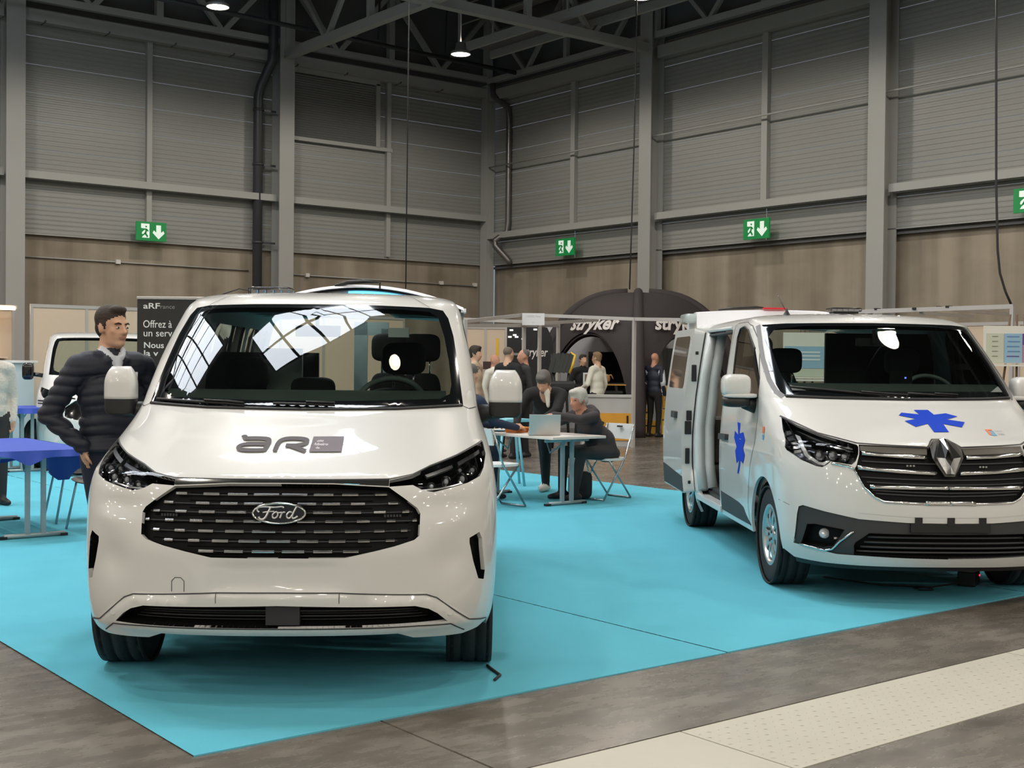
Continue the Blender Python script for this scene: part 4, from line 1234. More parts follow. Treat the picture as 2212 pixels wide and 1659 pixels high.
for z, ym in ((.90, .52), (.80, .53), (.70, .45), (.72, .47), (.77, .5)):
    rbar(kR, [(.0, z), (ym * .5, z + .004), (ym, z + .012)], .005, 'grille_slat', m_grey, -.02)
kR.patch(kR.yz([(.11, .995), (.376, 1.001), (.515, 1.004), (.52, .972), (.376, .962), (.12, .954)]), 'grille_brow', mat('bronze grey trim', (.085, .078, .066), .4), -.006, -.02)
# diamond badge
hx = [(.044, 1.033), (.098, .99), (.098, .928), (.031, .818), (-.031, .818), (-.098, .928), (-.098, .99), (-.044, 1.033)]
kR.decal([hx[::-1]], 'badge_plinth', mat('badge plinth grey', (.06, .056, .05), .35), .014, step=.02)
for q in ([(0, 1.018), (.02, 1.018), (.078, .928), (.026, .918), (.0, .966)], [(.078, .928), (.026, .829), (0, .829), (.0, .876), (.026, .918)]):
    for sg in (1, -1):
        Q = [(sg * y, z) for y, z in q]
        b = MB(); n = len(Q)
        top = [kR.pt(y if y else 1e-5 * sg, z, .030 if i in (0, 1, 2) and abs(y) > .015 else .040)[0] for i, (y, z) in enumerate(Q)]
        bot = [kR.pt(y if y else 1e-5 * sg, z, .012)[0] for y, z in Q]
        b.add(top + bot, [list(range(n))] + [(i, (i + 1) % n, n + (i + 1) % n, n + i) for i in range(n)])
        b.build('badge_diamond', m_chrome, ren)
for sg in (1, -1):
    for i in range(3):
        p, n = kR.pt(sg * (.21 + i * .02), .887 + (0 if sg < 0 else -.004), -.012); MB().box(p, (.012, .006, .010)).build('strobe_lamp', m_satin, ren)
# bumper details
for i in range(4):
    z = .335 + .034 * i
    b = MB(); ym = .56 - .02 * i; b.tube([kR.pt(y, z, -.03)[0] for y in np.linspace(-ym, ym, 26)], .007, 6); b.build('lower_grille_bar', m_grey, ren)
for y in (-.20, 0.0, .20):
    p, n = kR.pt(y if y else 1e-4, .545, .001); boxo('plate_clip', p, (.045, .012, .05), m_black, ren)
b = MB(); p, n = kR.pt(0.0001, .505, -.006); boxo('plate_carrier', p, (.5, .02, .055), m_black, ren)
kR.bead([(.85, .36), (.729, .337), (.691, .351), (.654, .403), (.579, .472)], .007, 'fog_chrome', m_chrome, .002)
for sg in (1, -1):
    p, n = kR.pt(sg * .745, .44, -.035); b = MB(); b.lathe([(0, -.004), (.03, 0), (.036, .015)], 16, o=p, axis='Y'); b.build('fog_lamp', m_lens, ren)
    p, n = kR.pt(sg * .672, .42, -.02); boxo('fog_chrome_tag', p, (.045, .012, .012), m_chrome, ren)
kR.ribbon([(0, .245), (.51, .245), (.716, .247), (.86, .256)], .07, 'valance', m_black, -.01)
kR.ribbon([(0, .57), (.26, .572), (.55, .59)], .004, 'bumper_crease', m_paint, .002)
# stars
m_star = mat('blue reflective star', (.010, .050, .46), .7, 0, .1)
star = [(-.009, 1.21), (.088, 1.211), (.103, 1.182), (.192, 1.191), (.254, 1.172), (.162, 1.154), (.271, 1.139), (.219, 1.108), (.113, 1.128), (.104, 1.081), (.006, 1.08), (.011, 1.128), (-.085, 1.109), (-.127, 1.143), (-.042, 1.156), (-.138, 1.176), (-.106, 1.193), (.005, 1.183)]
kR.decal([star[::-1]], 'hood_star', m_star, .003, step=.02)
dstar = [(1.849, 1.068), (1.753, 1.065), (1.754, .985), (1.627, 1.003), (1.547, .949), (1.594, .886), (1.53, .841), (1.582, .773), (1.664, .792), (1.728, .689), (1.775, .687), (1.71, .793), (1.802, .761), (1.856, .848), (1.813, .882), (1.92, .946), (1.918, .998), (1.79, .975)]
kR.decal([dstar], 'door_star', m_star, .003, sg=-1, yz=False, step=.03)
# small logo on the hood and flank
m_lr, m_lb, m_lt = mat('logo orange print', (.72, .16, .05), .5), mat('logo blue print', (.10, .32, .52), .5), mat('logo grey lettering', (.36, .36, .37), .5)
sq = lambda a, b_, c, d: [(a, c), (b_, c), (b_, d), (a, d)]
kR.decal([sq(.365, .378, 1.065, 1.097), sq(.378, .41, 1.09, 1.097)], 'hood_sticker', m_lr, .003); kR.decal([sq(.378, .412, 1.062, 1.068), sq(.402, .412, 1.068, 1.09)], 'hood_sticker', m_lb, .003)
text_obj('S', .026, lambda u, v: kR.pt(.383 + u, 1.071 + v * .8, .0035)[0], 'sticker_letter', m_lb, ren, bold=.0006)
text_obj('GROUPE', .012, lambda u, v: kR.pt(.425 + u, 1.083 + v, .0035)[0], 'sticker_lettering', m_lt, ren, width=.055)
text_obj('SURE', .014, lambda u, v: kR.pt(.430 + u, 1.066 + v, .0035)[0], 'sticker_lettering', m_lt, ren, width=.045, bold=.0003)
def flank(x, z, off=.003):
    u = sR.u_of_x(x, z); P, N = kR.pos(np.array([u]), np.array([z]), -1, off); return Vector(P[0])
kR.decal([sq(.98, 1.04, 1.03, 1.075)], 'flank_sticker', m_lr, .003, sg=-1, yz=False); kR.decal([sq(.98, 1.03, .985, 1.02)], 'flank_sticker', m_lb, .003, sg=-1, yz=False)
# mirrors
def mirror2(root, c, w, h, d, side, arm):
    t = bpy.data.objects.new('door_mirror', None); C.objects.link(t); t.parent = root; t.location = c
    b = MB(); rbox(b, (0, 0, h * .16), (w, d, h * .72), 3.6); b.build('mirror_cap', m_paint, t)
    b = MB(); rbox(b, (-side * .03, -.005, -h * .14), (w * 1.15, d * .95, h * .16), 4); b.build('mirror_band', m_paint, t)
    b = MB(); rbox(b, (0, 0, -h * .33), (w * .97, d * .9, h * .34), 3.4); b.build('mirror_base', m_black, t)
    MB().tube([(-side * w * .3, 0, -h * .34), Vector(arm) - Vector(c)], [.05, .06], 10).build('mirror_arm', m_black, t)
    boxo('mirror_glass', (0, d * .44, h * .1), (w * .8, .006, h * .5), m_chrome, t)
mirror2(ren, (-1.058, 1.35, 1.315), .205, .235, .20, -1, (-.91, 1.36, 1.21))
mirror2(ren, (1.058, 1.35, 1.315), .205, .235, .20, 1, (.91, 1.36, 1.21))
# sliding door standing open at the rear
sd = bpy.data.objects.new('sliding_door', None); C.objects.link(sd); sd.parent = ren
sdo = [(3.60, .36), (3.66, .60), (3.66, 1.2), (3.63, 1.80), (4.66, 1.80), (4.70, 1.2), (4.70, .36)]
kR.patch(kR.xz(sdo, r=.03), 'door_skin', m_paint, .105, -.10, sides=(-1,), parent=sd)
kR.patch(kR.xz([(3.80, 1.27), (3.78, 1.745), (4.54, 1.745), (4.58, 1.27)], r=.05), 'door_glass', mat('black privacy glass', (.01, .011, .012), .04, coat=1), .108, 0, sides=(-1,), parent=sd)
kR.patch(kR.xz([(3.62, .37), (3.64, .50), (4.69, .55), (4.69, .37)]), 'door_cladding', m_grey, .108, 0, sides=(-1,), parent=sd)
kR.patch(kR.xz([(3.95, 1.0), (4.15, 1.0), (4.15, 1.06), (3.95, 1.06)], r=.01), 'door_handle', m_grey, .135, -.03, sides=(-1,), parent=sd)
for x, z, w, h in ((3.655, 1.42, .045, .15), (3.665, 1.04, .05, .09), (3.665, .93, .06, .12), (3.66, .68, .04, .14), (3.60, .45, .025, .03), (3.65, 1.60, .03, .03)):
    u = sR.u_of_x(x, z); P, N = kR.pos(np.array([u]), np.array([z]), -1, .05)
    boxo('door_latch', Vector(P[0]) + Vector((0, -.006, 0)), (w, .02, h), m_black, sd, bev=.008)
kR.bead([(3.655, .40), (3.66, 1.2), (3.63, 1.79)], .01, 'door_seal', m_black, .0, sides=(-1,), yz=False, parent=sd)
# door aperture: jambs, step, rail
m_jamb = mat('pale painted jamb', (.52, .55, .55), .4, coat=.4)
def flk(x, z, off): return kR.pos(np.array([sR.u_of_x(x, z)]), np.array([z]), -1, off)[0][0].tolist()
for off, r, m, nm in ((-.03, .045, m_jamb, 'rear_jamb'), (-.11, .05, m_jamb, 'rear_jamb'), (-.075, .018, m_black, 'jamb_seal')):
    MB().tube([flk(x, z, off) for x, z in ((3.36, .40), (3.46, .62), (3.50, .95), (3.50, 1.4), (3.48, 1.78))], r, 10).build(nm, m, ren)
MB().tube([flk(x, z, -.06) for x, z in ((2.50, .40), (2.50, 1.0), (2.49, 1.78))], .05, 8).build('front_jamb', mat('brown grey door trim', (.06, .05, .045), .7), ren)
MB().tube([flk(x, 1.80, .0) for x in (2.5, 3.0, 3.5)], .016, 8).build('door_rail', m_jamb, ren)
MB().tube([flk(x, 1.765, -.01) for x in (2.5, 3.0, 3.5)], .012, 8).build('door_rail', m_grey, ren)
MB().box((-.86, 2.95, .34), (.16, 1.05, .05), bev=.01).build('door_step', m_jamb, ren)
MB().box((-.80, 2.95, .385), (.12, 1.05, .03)).build('step_tread', m_black, ren)
# interior
dashboard(kR, ren, 0, .98, 1.33, .74, .42)
seat(ren, -.47, 1.95, .5, z=.60, back=.66); seat(ren, .47, 1.95, .5, z=.60, back=.66)
MB().box((0, 3.1, .40), (1.66, 3.5, .05)).build('cabin_floor', m_grey, ren)
MB().box((0, 3.0, .33), (1.4, 3.6, .09)).build('underbody', m_black, ren)
MB().box((0, .62, .62), (1.1, .5, .5)).build('engine_bay', m_black, ren)
MB().box((.40, 2.62, 1.12), (.90, .04, 1.30)).build('bulkhead', m_black, ren)
MB().box((.28, 3.6, 1.0), (.9, 1.2, .08)).build('stretcher_deck', m_grey, ren)
b = MB(); rbox(b, (-.15, 3.3, 1.02), (.5, .55, .35), 4); b.build('folded_seat', m_seat, ren)
MB().box((-.55, 4.2, .75), (.5, .8, .5)).build('inner_panel', mat('brown interior panel', (.12, .10, .085), .7), ren)
MB().box((0, 1.53, 1.72), (.02, .02, .10)).box((0, 1.57, 1.68), (.24, .03, .06)).build('inner_mirror', m_black, ren)
MB().box((.16, 1.4, 1.42), (.16, .02, .10)).build('display', m_gloss, ren)
MB().box((.19, 1.389, 1.42), (.012, .004, .012)).build('display_lamp', mat('blue lamp', (.05, .1, .9), .3, emit=3, ecol=(.1, .15, 1)), ren)
for x, y, sd_ in ((-.80, .95, -1), (.80, .95, 1), (-.80, 4.04, -1), (.80, 4.04, 1)): wheel(ren, x, y, .335, .205, sd_, .215, 10)
for sg in (1, -1):
    for cy in (.95, 4.04): arch_liner(ren, sg, cy, .395)
# mudguard edge seen inside the front arch
MB().tube([(-.86, .95 + .385 * math.cos(a), .31 + .40 * math.sin(a)) for a in np.linspace(.35, 1.3, 12)], .014, 6).build('arch_edge', m_grey, ren)
# roof equipment
lb = bpy.data.objects.new('beacon_bar', None); C.objects.link(lb); lb.parent = ren; lb.location = (-.01, 2.25, 1.915)
b = MB(); rbox(b, (0, 0, .030), (.26, .16, .036), 6); b.build('beacon_dome', m_bar, lb)
MB().box((0, 0, .010), (.20, .12, .016), bev=.004).build('beacon_base', m_black, lb)
for i in range(5): MB().box((-.09 + .045 * i, -.03, .028), (.034, .03, .018)).build('beacon_led', m_lamp, lb)
MB().lathe([(.05, 0), (.035, .012), (.012, .05), (.006, .07)], 14, o=(-.50, 2.12, 1.875)).build('antenna_foot', m_black, ren)
MB().tube([(-.505, 2.13, 1.93), (-.53, 2.3, 2.06)], .0035, 6).build('antenna_mast', m_black, ren)
fb = bpy.data.objects.new('roof_fairing', None); C.objects.link(fb); fb.parent = ren
def fzr(x): return 2.035 - .03 * (x / .8) ** 2 if x < .3 else 2.031 - .055 * ((x - .3) / .35) ** 2
b = MB(); R = []
for i in range(29):
    x = -.80 + 1.42 * i / 28; z = fzr(x)
    z0 = float(1.90 if abs(x) < .3 else 1.90 - .10 * ((abs(x) - .3) / .5) ** 2) - .02
    R.append([(x, 4.30, z0), (x, 4.34, z - .012), (x, 4.38, z), (x, 4.84, z - .02), (x, 4.84, z0)])
b.rings(R, True, False); b.build('fairing_body', m_fair, fb)
b = MB(); rbox(b, (-.83, 4.55, 1.945), (.14, .42, .10), 5); b.build('fairing_end_lamp', mat('grey lamp cover', (.40, .46, .46), .2, coat=1), fb)
MB().box((-.05, 4.35, 2.047), (.22, .06, .016), bev=.004).build('stop_lamp', mat('red lamp', (.55, .012, .025), .25, coat=.5, emit=.25, ecol=(.8, .02, .03)), fb)
MB().tube([(-.56, 4.5, 2.035), (-.42, 4.48, 2.05), (-.20, 4.46, 2.062), (-.13, 4.45, 2.058)], [.008, .012, .014, .008], 8).build('roof_antenna', m_black, fb)
# charger lying under the nose
chg = thing('battery_charger', 'small black charger with a red lamp on the carpet under the ambulance', 'charger', (7.90, 4.93, .006), .4)
boxo('case', (0, 0, .05), (.20, .12, .10), m_black, chg, bev=.012)
boxo('charge_lamp', (.07, -.061, .06), (.02, .004, .01), mat('red pilot lamp', (.9, .02, .05), .3, emit=4, ecol=(1, .02, .06)), chg)
tag(MB().tube([(7.8, 4.93, .03), (7.55, 5.0, .012), (7.45, 5.06, .012), (7.40, 4.98, .012), (7.48, 4.93, .012), (7.56, 5.0, .012), (7.35, 5.25, .012), (7.3, 5.7, .012)], .006, 6).build('charger_cable', m_cable), 'black charging cable curled on the carpet under the ambulance', 'cable')
tag(MB().tube([(3.765, 4.97, .013), (3.73, 4.87, .013), (3.70, 4.78, .013), (3.62, 4.72, .013)], .007, 6).build('loose_cable', m_cable), 'short black cable hanging out by the right front tyre of the grey logo van', 'cable')
# ------------------------------------------------------------------ stand furniture
_Rc = np.array([_rt2, _d2, _f])
def at(px, py, d):
    """world point seen at photo pixel (px,py) at distance d along the view axis"""
    v = _Rc.T @ np.array([(px - 1106) / 2744.333, (py - 829.5) / 2744.333, 1.0]) * d
    return Vector((v[0], v[1], v[2] + 1.5))
def az(v): return math.atan2(v[1], v[0])
CAMR = Vector(_rt2); CAMF = Vector((_f[0], _f[1], 0)).normalized()
CZ = .007
cable('thin black cable hanging in front of the left wall', [(13.3, 20.2, 12.9), (13.3, 20.2, 8), (13.28, 20.2, 2.9)], .012)
cable('thin black cable hanging above the dark dome tent', [at(1376, -60, 25), at(1374, 100, 25), at(1370, 300, 25), at(1364, 500, 25), at(1360, 625, 25)], .014)
cable('black cable hanging at the right and swinging towards the booth rail', [at(2153, -60, 19), at(2152, 100, 19), at(2152, 400, 19), at(2155, 540, 19), at(2160, 590, 19), at(2172, 630, 19), at(2187, 664, 19)], .020)

m_tube = mat('blue grey painted tube', (.30, .36, .38), .4, .3)
m_whtop = mat('pale laminate', (.66, .60, .55), .4)
m_cloth = mat('royal blue cloth', (.045, .085, .42), .8, bump=(90, .25, .004))
def folding_table(name, label, x, y, L, W, top_mat, h=.735):
    t = thing(name, label, 'table', (x, y, CZ))
    boxo('table_top', (0, 0, h - .014), (W, L, .028), top_mat, t, bev=.006)
    for s in (-1, 1):
        yy = s * (L / 2 - .16 - .05)
        MB().tube([(-.25, yy, .02), (.25, yy, .02)], .02, 10).build('foot_bar', m_tube, t)
        for sx in (-.26, .24): boxo('foot_pad', (sx, yy, .012), (.06, .05, .022), m_black, t)
        for sx in (-.06, .07): boxo('leg', (sx, yy, h / 2), (.036, .036, h - .06), m_tube, t)
        MB().tube([(-.30, yy, h - .05), (.30, yy, h - .05)], .018, 8).build('top_rail', m_tube, t)
        MB().tube([(.0, yy, h - .06), (.0, yy - s * .28, h - .20), (.0, yy - s * .36, h - .04)], .010, 6).build('brace', m_tube, t)
    return t
folding_table('folding_table', 'folding table with a pale top and grey legs holding the laptop', 8.80, 10.90, 1.72, .74, m_whtop)
folding_table('folding_table', 'folding table under the blue cloth at the left edge', 3.42, 11.45, 1.72, .74, m_whtop)
t2p = at(46, 885, 17.0)
folding_table('folding_table', 'small folding table under the far blue cloth', t2p.x, t2p.y, .9, .62, m_whtop, .84)
def cloth(label, x, y, L, W, drops, z=.738 + CZ):
    b = MB()
    nx, ny = 10, 18
    b.grid(lambda u, v: (-W / 2 + W * u, -L / 2 + L * v, z + .004 + .002 * math.sin(14 * u) * math.sin(17 * v)), nx, ny)
    for (ax, ay), (bx, by), hs in drops:
        hs = np.array(hs)
        def f(u, v):
            k = np.interp(u, np.linspace(0, 1, len(hs)), hs)
            px, py = ax + (bx - ax) * u, ay + (by - ay) * u
            n = Vector((by - ay, -(bx - ax), 0)).normalized()
            o = .012 + .02 * v * math.sin(19 * u) + .01 * v
            return (px + n.x * o, py + n.y * o, z + .004 - k * v - .004 * (1 - (1 - v) ** 2))
        b.grid(f, 26, 6)
    return tag(b.build('tablecloth', m_cloth, None, (x, y, 0)), label, 'tablecloth')
W2, L2 = .39, .88
cloth('royal blue cloth draped over the near left table', 3.42, 11.45, 2 * L2, 2 * W2, [((-W2, -L2), (W2, -L2), (.03, .05, .12, .06, .05, .05, .06)), ((W2, -L2), (W2, L2), (.03, .17, .30, .33, .25, .20, .18)), ((W2, L2), (-W2, L2), (.2, .25, .2)), ((-W2, L2), (-W2, -L2), (.2, .28, .22, .1))])
cloth('royal blue cloth on the small far table by the white counter', t2p.x, t2p.y, .94, .66, [((-.33, -.47), (.33, -.47), (.06, .07, .06)), ((.33, -.47), (.33, .47), (.06, .08, .06)), ((.33, .47), (-.33, .47), (.06, .08)), ((-.33, .47), (-.33, -.47), (.06, .07))], .843 + CZ)
# black shell chairs
m_shell = mat('black chair shell', (.012, .011, .011), .4)
m_cleg = mat('chair chrome tube', (.45, .48, .50), .25, .9)
def shell_chair(label, x, y, rz):
    t = thing('shell_chair', label, 'chair', (x, y, CZ), rz, 'black shell chairs')
    def sh(u, v):
        a = (u - .5) * 2
        if v < .55:
            s = v / .55
            return (a * .205 * (1 - .12 * (1 - s)), -.21 + .38 * s, .45 - .02 * math.sin(PI * s) + .02 * a * a + (.0 if s > .12 else -.03 * (1 - s / .12)))
        s = (v - .55) / .45
        w = .205 * (1 - .25 * max(0, s - .5) ** 2 * 4 * .6)
        return (a * w, .17 + .10 * s + .035 * math.sin(PI / 2 * min(1, s * 3)) - .03 * a * a, .45 + .02 * a * a * (1 - s) + .40 * s ** .9)
    b = MB(); b.grid(sh, 12, 22)
    n = len(b.v); b.grid(lambda u, v: Vector(sh(u, v)) + Vector((0, .008, -.010)), 12, 22)
    b.build('seat_shell', m_shell, t)
    for sx in (-1, 1):
        MB().tube([(sx * .20, -.24, .0), (sx * .165, -.16, .425), (sx * .165, .14, .43)], .011, 8).build('leg', m_cleg, t)
        MB().tube([(sx * .20, .26, .0), (sx * .165, .14, .43)], .011, 8).build('leg', m_cleg, t)
    MB().tube([(-.165, -.12, .425), (.165, -.12, .425)], .010, 8).build('seat_rail', m_cleg, t)
    return t
shell_chair('black shell chair at the right side of the blue table, nearest the padded jacket man', 4.08, 11.02, -PI / 2 + .15)
shell_chair('black shell chair behind the blue table, its back against the white wheel', 4.10, 11.75, -PI / 2 - .05)
shell_chair('black shell chair cut by the left edge at the blue table', 2.85, 11.55, PI / 2)
# white folding chairs
m_wpl = mat('white chair plastic', (.72, .73, .72), .4)
def folding_chair(label, x, y, rz):
    t = thing('folding_chair', label, 'chair', (x, y, CZ), rz, 'white folding chairs')
    b = MB(); pts = [(.19 * math.copysign(abs(math.cos(a)) ** .5, math.cos(a)), .19 * math.copysign(abs(math.sin(a)) ** .5, math.sin(a))) for a in np.linspace(0, 2 * PI, 33)[:-1]]
    b.prism(pts, .435, .46); b.build('seat', m_wpl, t)
    def bk(u, v): return (-.19 + .38 * u, .225 + .03 * v - .035 * math.sin(PI * u) * -1 * .6, .66 + .17 * v)
    b = MB()
    for o in (0, .018):
        b.grid(lambda u, v: Vector(bk(u, v)) + Vector((0, o, 0)), 12, 4)
    for vv in (0, 1): b.grid(lambda u, v: Vector(bk(u, vv)) + Vector((0, .018 * v, 0)), 12, 1)
    for uu in (0, 1): b.grid(lambda u, v: Vector(bk(uu, u)) + Vector((0, .018 * v, 0)), 4, 1)
    b.build('backrest', m_wpl, t)
    boxo('grip_slot', (0, .236, .80), (.06, .03, .018), m_grey, t)
    for s in (-1, 1):
        MB().tube([(s * .185, -.24, .012), (s * .195, .10, .46), (s * .195, .25, .83)], .011, 8).build('back_leg', m_cleg, t)
        MB().tube([(s * .165, .24, .012), (s * .17, -.14, .44)], .011, 8).build('front_leg', m_cleg, t)
    MB().tube([(-.185, -.24, .012), (.185, -.24, .012)], .011, 8).build('floor_bar', m_cleg, t)
    MB().tube([(-.165, .24, .012), (.165, .24, .012)], .011, 8).build('floor_bar', m_cleg, t)
    return t
folding_chair('white folding chair under the grey haired man', 9.57, 10.48, -PI / 2 + .12)
folding_chair('empty white folding chair at the left side of the laptop table', 8.02, 10.45, PI / 2 + .1)
folding_chair('white folding chair under the man in the navy jacket', 8.05, 11.15, PI / 2)
# light blue splayed stand behind the laptop table
m_lbl = mat('light blue tube', (.22, .55, .66), .4)
st = thing('splayed_stool', 'light blue stool frame with splayed legs behind the laptop table', 'stool', (9.62, 12.3, CZ))
boxo('stool_top', (0, 0, .80), (.36, .36, .04), m_lbl, st, bev=.01)
for a in (.3, 1.87, 3.44, 5.01): MB().tube([(.12 * math.cos(a), .12 * math.sin(a), .79), (.24 * math.cos(a), .24 * math.sin(a), .0)], .016, 8).build('leg', m_lbl, st)
# things on the laptop table
TZ = .735 + CZ + .001
lap = thing('laptop', 'open silver laptop seen from its back on the pale table', 'laptop', (8.62, 10.42, TZ), 2.52)
boxo('base', (0, .0, .008), (.33, .22, .016), mat('silver laptop shell', (.52, .50, .47), .35, .4), lap, bev=.004)
MB().box((0, .145, .115), (.33, .010, .225), M=Matrix.Rotation(-.25, 3, 'X')).build('lid', MATS['silver laptop shell'], lap)
boxo('keyboard', (0, -.01, .0165), (.28, .10, .002), m_black, lap)
fb_ = thing('food_box', 'orange cardboard food box on the pale table', 'box', (8.70, 10.98, TZ), .35)
MB().prism([(-.12, -.07), (.12, -.07), (.12, .07), (-.12, .07)], 0, .045, lambda u, v, h: (u * (1 + h * 2.2), v * (1 + h * 2.2), h)).build('tray', mat('orange card', (.62, .20, .045), .7), fb_)
MB().prism([(-.135, -.085), (.135, -.085), (.135, .085), (-.135, .085)], .045, .058).build('lid', mat('pale orange card', (.70, .30, .08), .7), fb_)
nb = thing('notepad', 'cream notepad propped open beside the food box', 'notepad', (8.78, 10.68, TZ + .002), .5)
MB().box((0, 0, .062), (.15, .20, .008), M=Matrix.Rotation(.55, 3, 'X')).build('pages', mat('cream paper', (.74, .70, .55), .8), nb)
boxo('cover', (0, .02, .004), (.16, .18, .006), mat('ochre card cover', (.55, .36, .10), .8), nb)
jug = thing('water_jug', 'white plastic jug at the far left of the pale table', 'jug', (8.50, 11.45, TZ))
MB().lathe([(.0, 0), (.07, 0), (.075, .03), (.075, .13), (.05, .17), (.045, .19), (.0, .19)], 20, caps=False).build('body', m_wpl, jug)
MB().tube([(.04, .0, .185), (.09, 0, .18), (.10, 0, .12), (.07, 0, .08)], .010, 6).build('handle', m_wpl, jug)
tb = thing('tablet', 'black tablet lying by the white jug', 'tablet', (8.62, 11.22, TZ), .3)
boxo('case', (0, 0, .006), (.24, .17, .012), m_black, tb, bev=.003); boxo('screen', (0, 0, .0125), (.22, .15, .001), m_gloss, tb)
tag(boxo('paper_sheet', (8.70, 10.20, TZ + .001), (.21, .16, .002), mat('white paper', (.75, .75, .74), .8), rz=.2), 'white paper sheet next to the laptop base', 'paper')
tag(boxo('paper_sheet', (8.50, 11.05, TZ + .001), (.10, .14, .002), MATS['white paper'], rz=.5), 'small white slip at the left of the pale table', 'paper')
bagt = thing('shoulder_bag', 'black bag with pale straps on the carpet under the grey haired man', 'bag', (9.30, 10.60, CZ), .2)
b = MB(); rbox(b, (0, 0, .16), (.12, .28, .30), 5); b.build('body', mat('black nylon', (.015, .015, .017), .7), bagt)
MB().tube([(.0, -.12, .30), (.03, -.06, .42), (.03, .06, .42), (0, .12, .30)], .012, 6).build('handle', mat('pale strap', (.50, .46, .40), .8), bagt)
# ------------------------------------------------------------------ roll-up banner
bd = 11.0
bp0 = at(297, 640, bd)
bx = CAMR.copy(); bx.z = 0; bx.normalize()
ban = thing('rollup_banner', 'black roll-up banner with white French lettering behind the man', 'banner', (bp0.x, bp0.y, CZ), az(bx))
BH = bp0.z - .03
m_ban = mat('black banner print', (.018, .016, .015), .55); m_bw = mat('white banner lettering', (.72, .71, .69), .6); m_bg = mat('grey banner lettering', (.25, .24, .23), .6)
boxo('panel', (.46, .0, BH / 2 + .03), (.92, .006, BH - .06), m_ban, ban)
boxo('top_rail', (.46, .0, BH + .01), (.93, .022, .025), m_satin, ban, bev=.004)
boxo('cassette', (.46, .0, .045), (.95, .12, .08), m_satin, ban, bev=.01)
MB().cyl((.46, .03, .08), (.46, .03, BH), .008, 8).build('pole', m_satin, ban)
pxm = 2744.333 / bd
def bt(tx, px, py, cap, width, m, bold, nm='lettering'):
    x0 = (px - 297) / pxm; z0 = BH + .03 - (py - 640) / pxm
    text_obj(tx, cap / .7 / pxm, lambda u, v: (x0 + u, -.0045, z0 + v), nm, m, ban, bold=bold, width=width / pxm if width else None)
bt('aRF', 310, 668, 12, 36, m_bw, .0010, 'logo_lettering'); bt('rance', 347, 668, 9, 31, m_bg, .0, 'logo_lettering')
bt('Offrez à', 310, 709, 16, 62, m_bw, .0004); bt('un serv', 311, 728, 15, 62, m_bw, .0004); bt('Nous', 312, 753, 12.5, 43, m_bw, .0011); bt('la v', 312, 770, 12, 31, m_bw, .0011)
# ------------------------------------------------------------------ left booth
m_beige = mat('beige booth panel', (.56, .44, .33), .6)
m_prof = mat('grey booth profile', (.42, .40, .39), .45, .3)
def partition(name, label, p0, p1, h, n, m=m_beige):
    p0, p1 = Vector(p0), Vector(p1); d = p1 - p0; L = d.length
    t = thing(name, label, 'booth wall', (p0.x, p0.y, 0), az(d))
    for i in range(n):
        boxo('panel', ((i + .5) * L / n, 0, h / 2), (L / n - .04, .02, h - .10), m, t)
    for i in range(n + 1): boxo('post', (i * L / n, 0, h / 2), (.045, .045, h), m_prof, t)
    boxo('top_rail', (L / 2, 0, h - .03), (L, .05, .06), m_prof, t); boxo('bottom_rail', (L / 2, 0, .03), (L, .04, .05), m_prof, t)
    return t
partition('booth_partition', 'long beige booth partition along the left wall', (7.32, 23.35, 0), (15.3, 23.35, 0), 2.49, 8)
partition('booth_partition', 'beige booth partition lit by the warm tube at the left edge', (4.0, 24.2, 0), (7.25, 24.2, 0), 2.45, 3)
lt = thing('tube_light', 'warm glowing tube lamp on top of the left booth wall', 'lamp', (6.05, 23.9, 2.42))
MB().cyl((-1.9, 0, 0), (1.15, 0, 0), .035, 10).build('tube', mat('warm tube glow', (1, .75, .5), .3, emit=7, ecol=(1.0, .72, .45)), lt)
boxo('fixture', (-.35, .08, .02), (3.1, .06, .07), m_prof, lt)
boxo('fixture_arm', (-.35, .15, .0), (.05, .12, .03), m_prof, lt)
sh_ = thing('booth_shelf', 'pale shelf board on the warm lit booth wall', 'shelf', (5.9, 24.08, 1.52))
boxo('board', (0, 0, 0), (2.4, .2, .03), mat('pale wood board', (.70, .55, .42), .5), sh_)
boxo('bracket', (.4, .03, -.05), (.03, .14, .08), m_prof, sh_)
ct = thing('booth_counter', 'pale blue white counter at the left edge before the booth', 'counter', (6.05, 22.1, 0))
boxo('front', (0, 0, .72), (1.7, .5, 1.42), mat('pale blue laminate', (.50, .58, .62), .5), ct)
boxo('top', (0, 0, 1.45), (1.8, .6, .04), mat('white counter top', (.72, .70, .68), .4), ct, bev=.005)
# ------------------------------------------------------------------ third white van behind the man
A_3 = math.radians(17.5)
p3_ = at(243, 1000, 16.9)
van3 = thing('delivery_van', 'white van with black mirror parked behind the man in the padded jacket', 'van', (p3_.x, p3_.y, CZ), -A_3)
k3 = Skin(sF, van3, 4.85, .20, 1.904, zsF[::2])
for sg in (1, -1):
    k3.side(sg, [('hood', k3.yz(hoodF), {}), ('grille_panel', k3.yz(grF), dict(mat='gloss', off=-.03, rim=True)), ('headlight_lens', k3.yz(hlF), dict(mat='frit', join=False)), ('windscreen_band', k3.yz(wsF), dict(mat='frit')), ('windscreen', k3.yz(glF), dict(mat='ws')),
                 ('door_window', k3.xz([(1.33, 1.31), (1.60, 1.66), (1.72, 1.735), (2.30, 1.745), (2.34, 1.31)], r=.05), dict(mat='dk', join=False)), (None, k3.yz(lowF), {}), (None, k3.xz(archF(.405)), {}), (None, k3.xz(archF(.405, 3.9)), {})])
k3.emit(VMATS); k3.lining(m_lining)
k3.ribbon([(.955, .935), (.7, .935)], .02, 'trim_line', m_black, .003, sides=(-1,)); k3.ribbon([(.955, .90), (.7, .90)], .015, 'trim_line', m_black, .003, sides=(-1,))
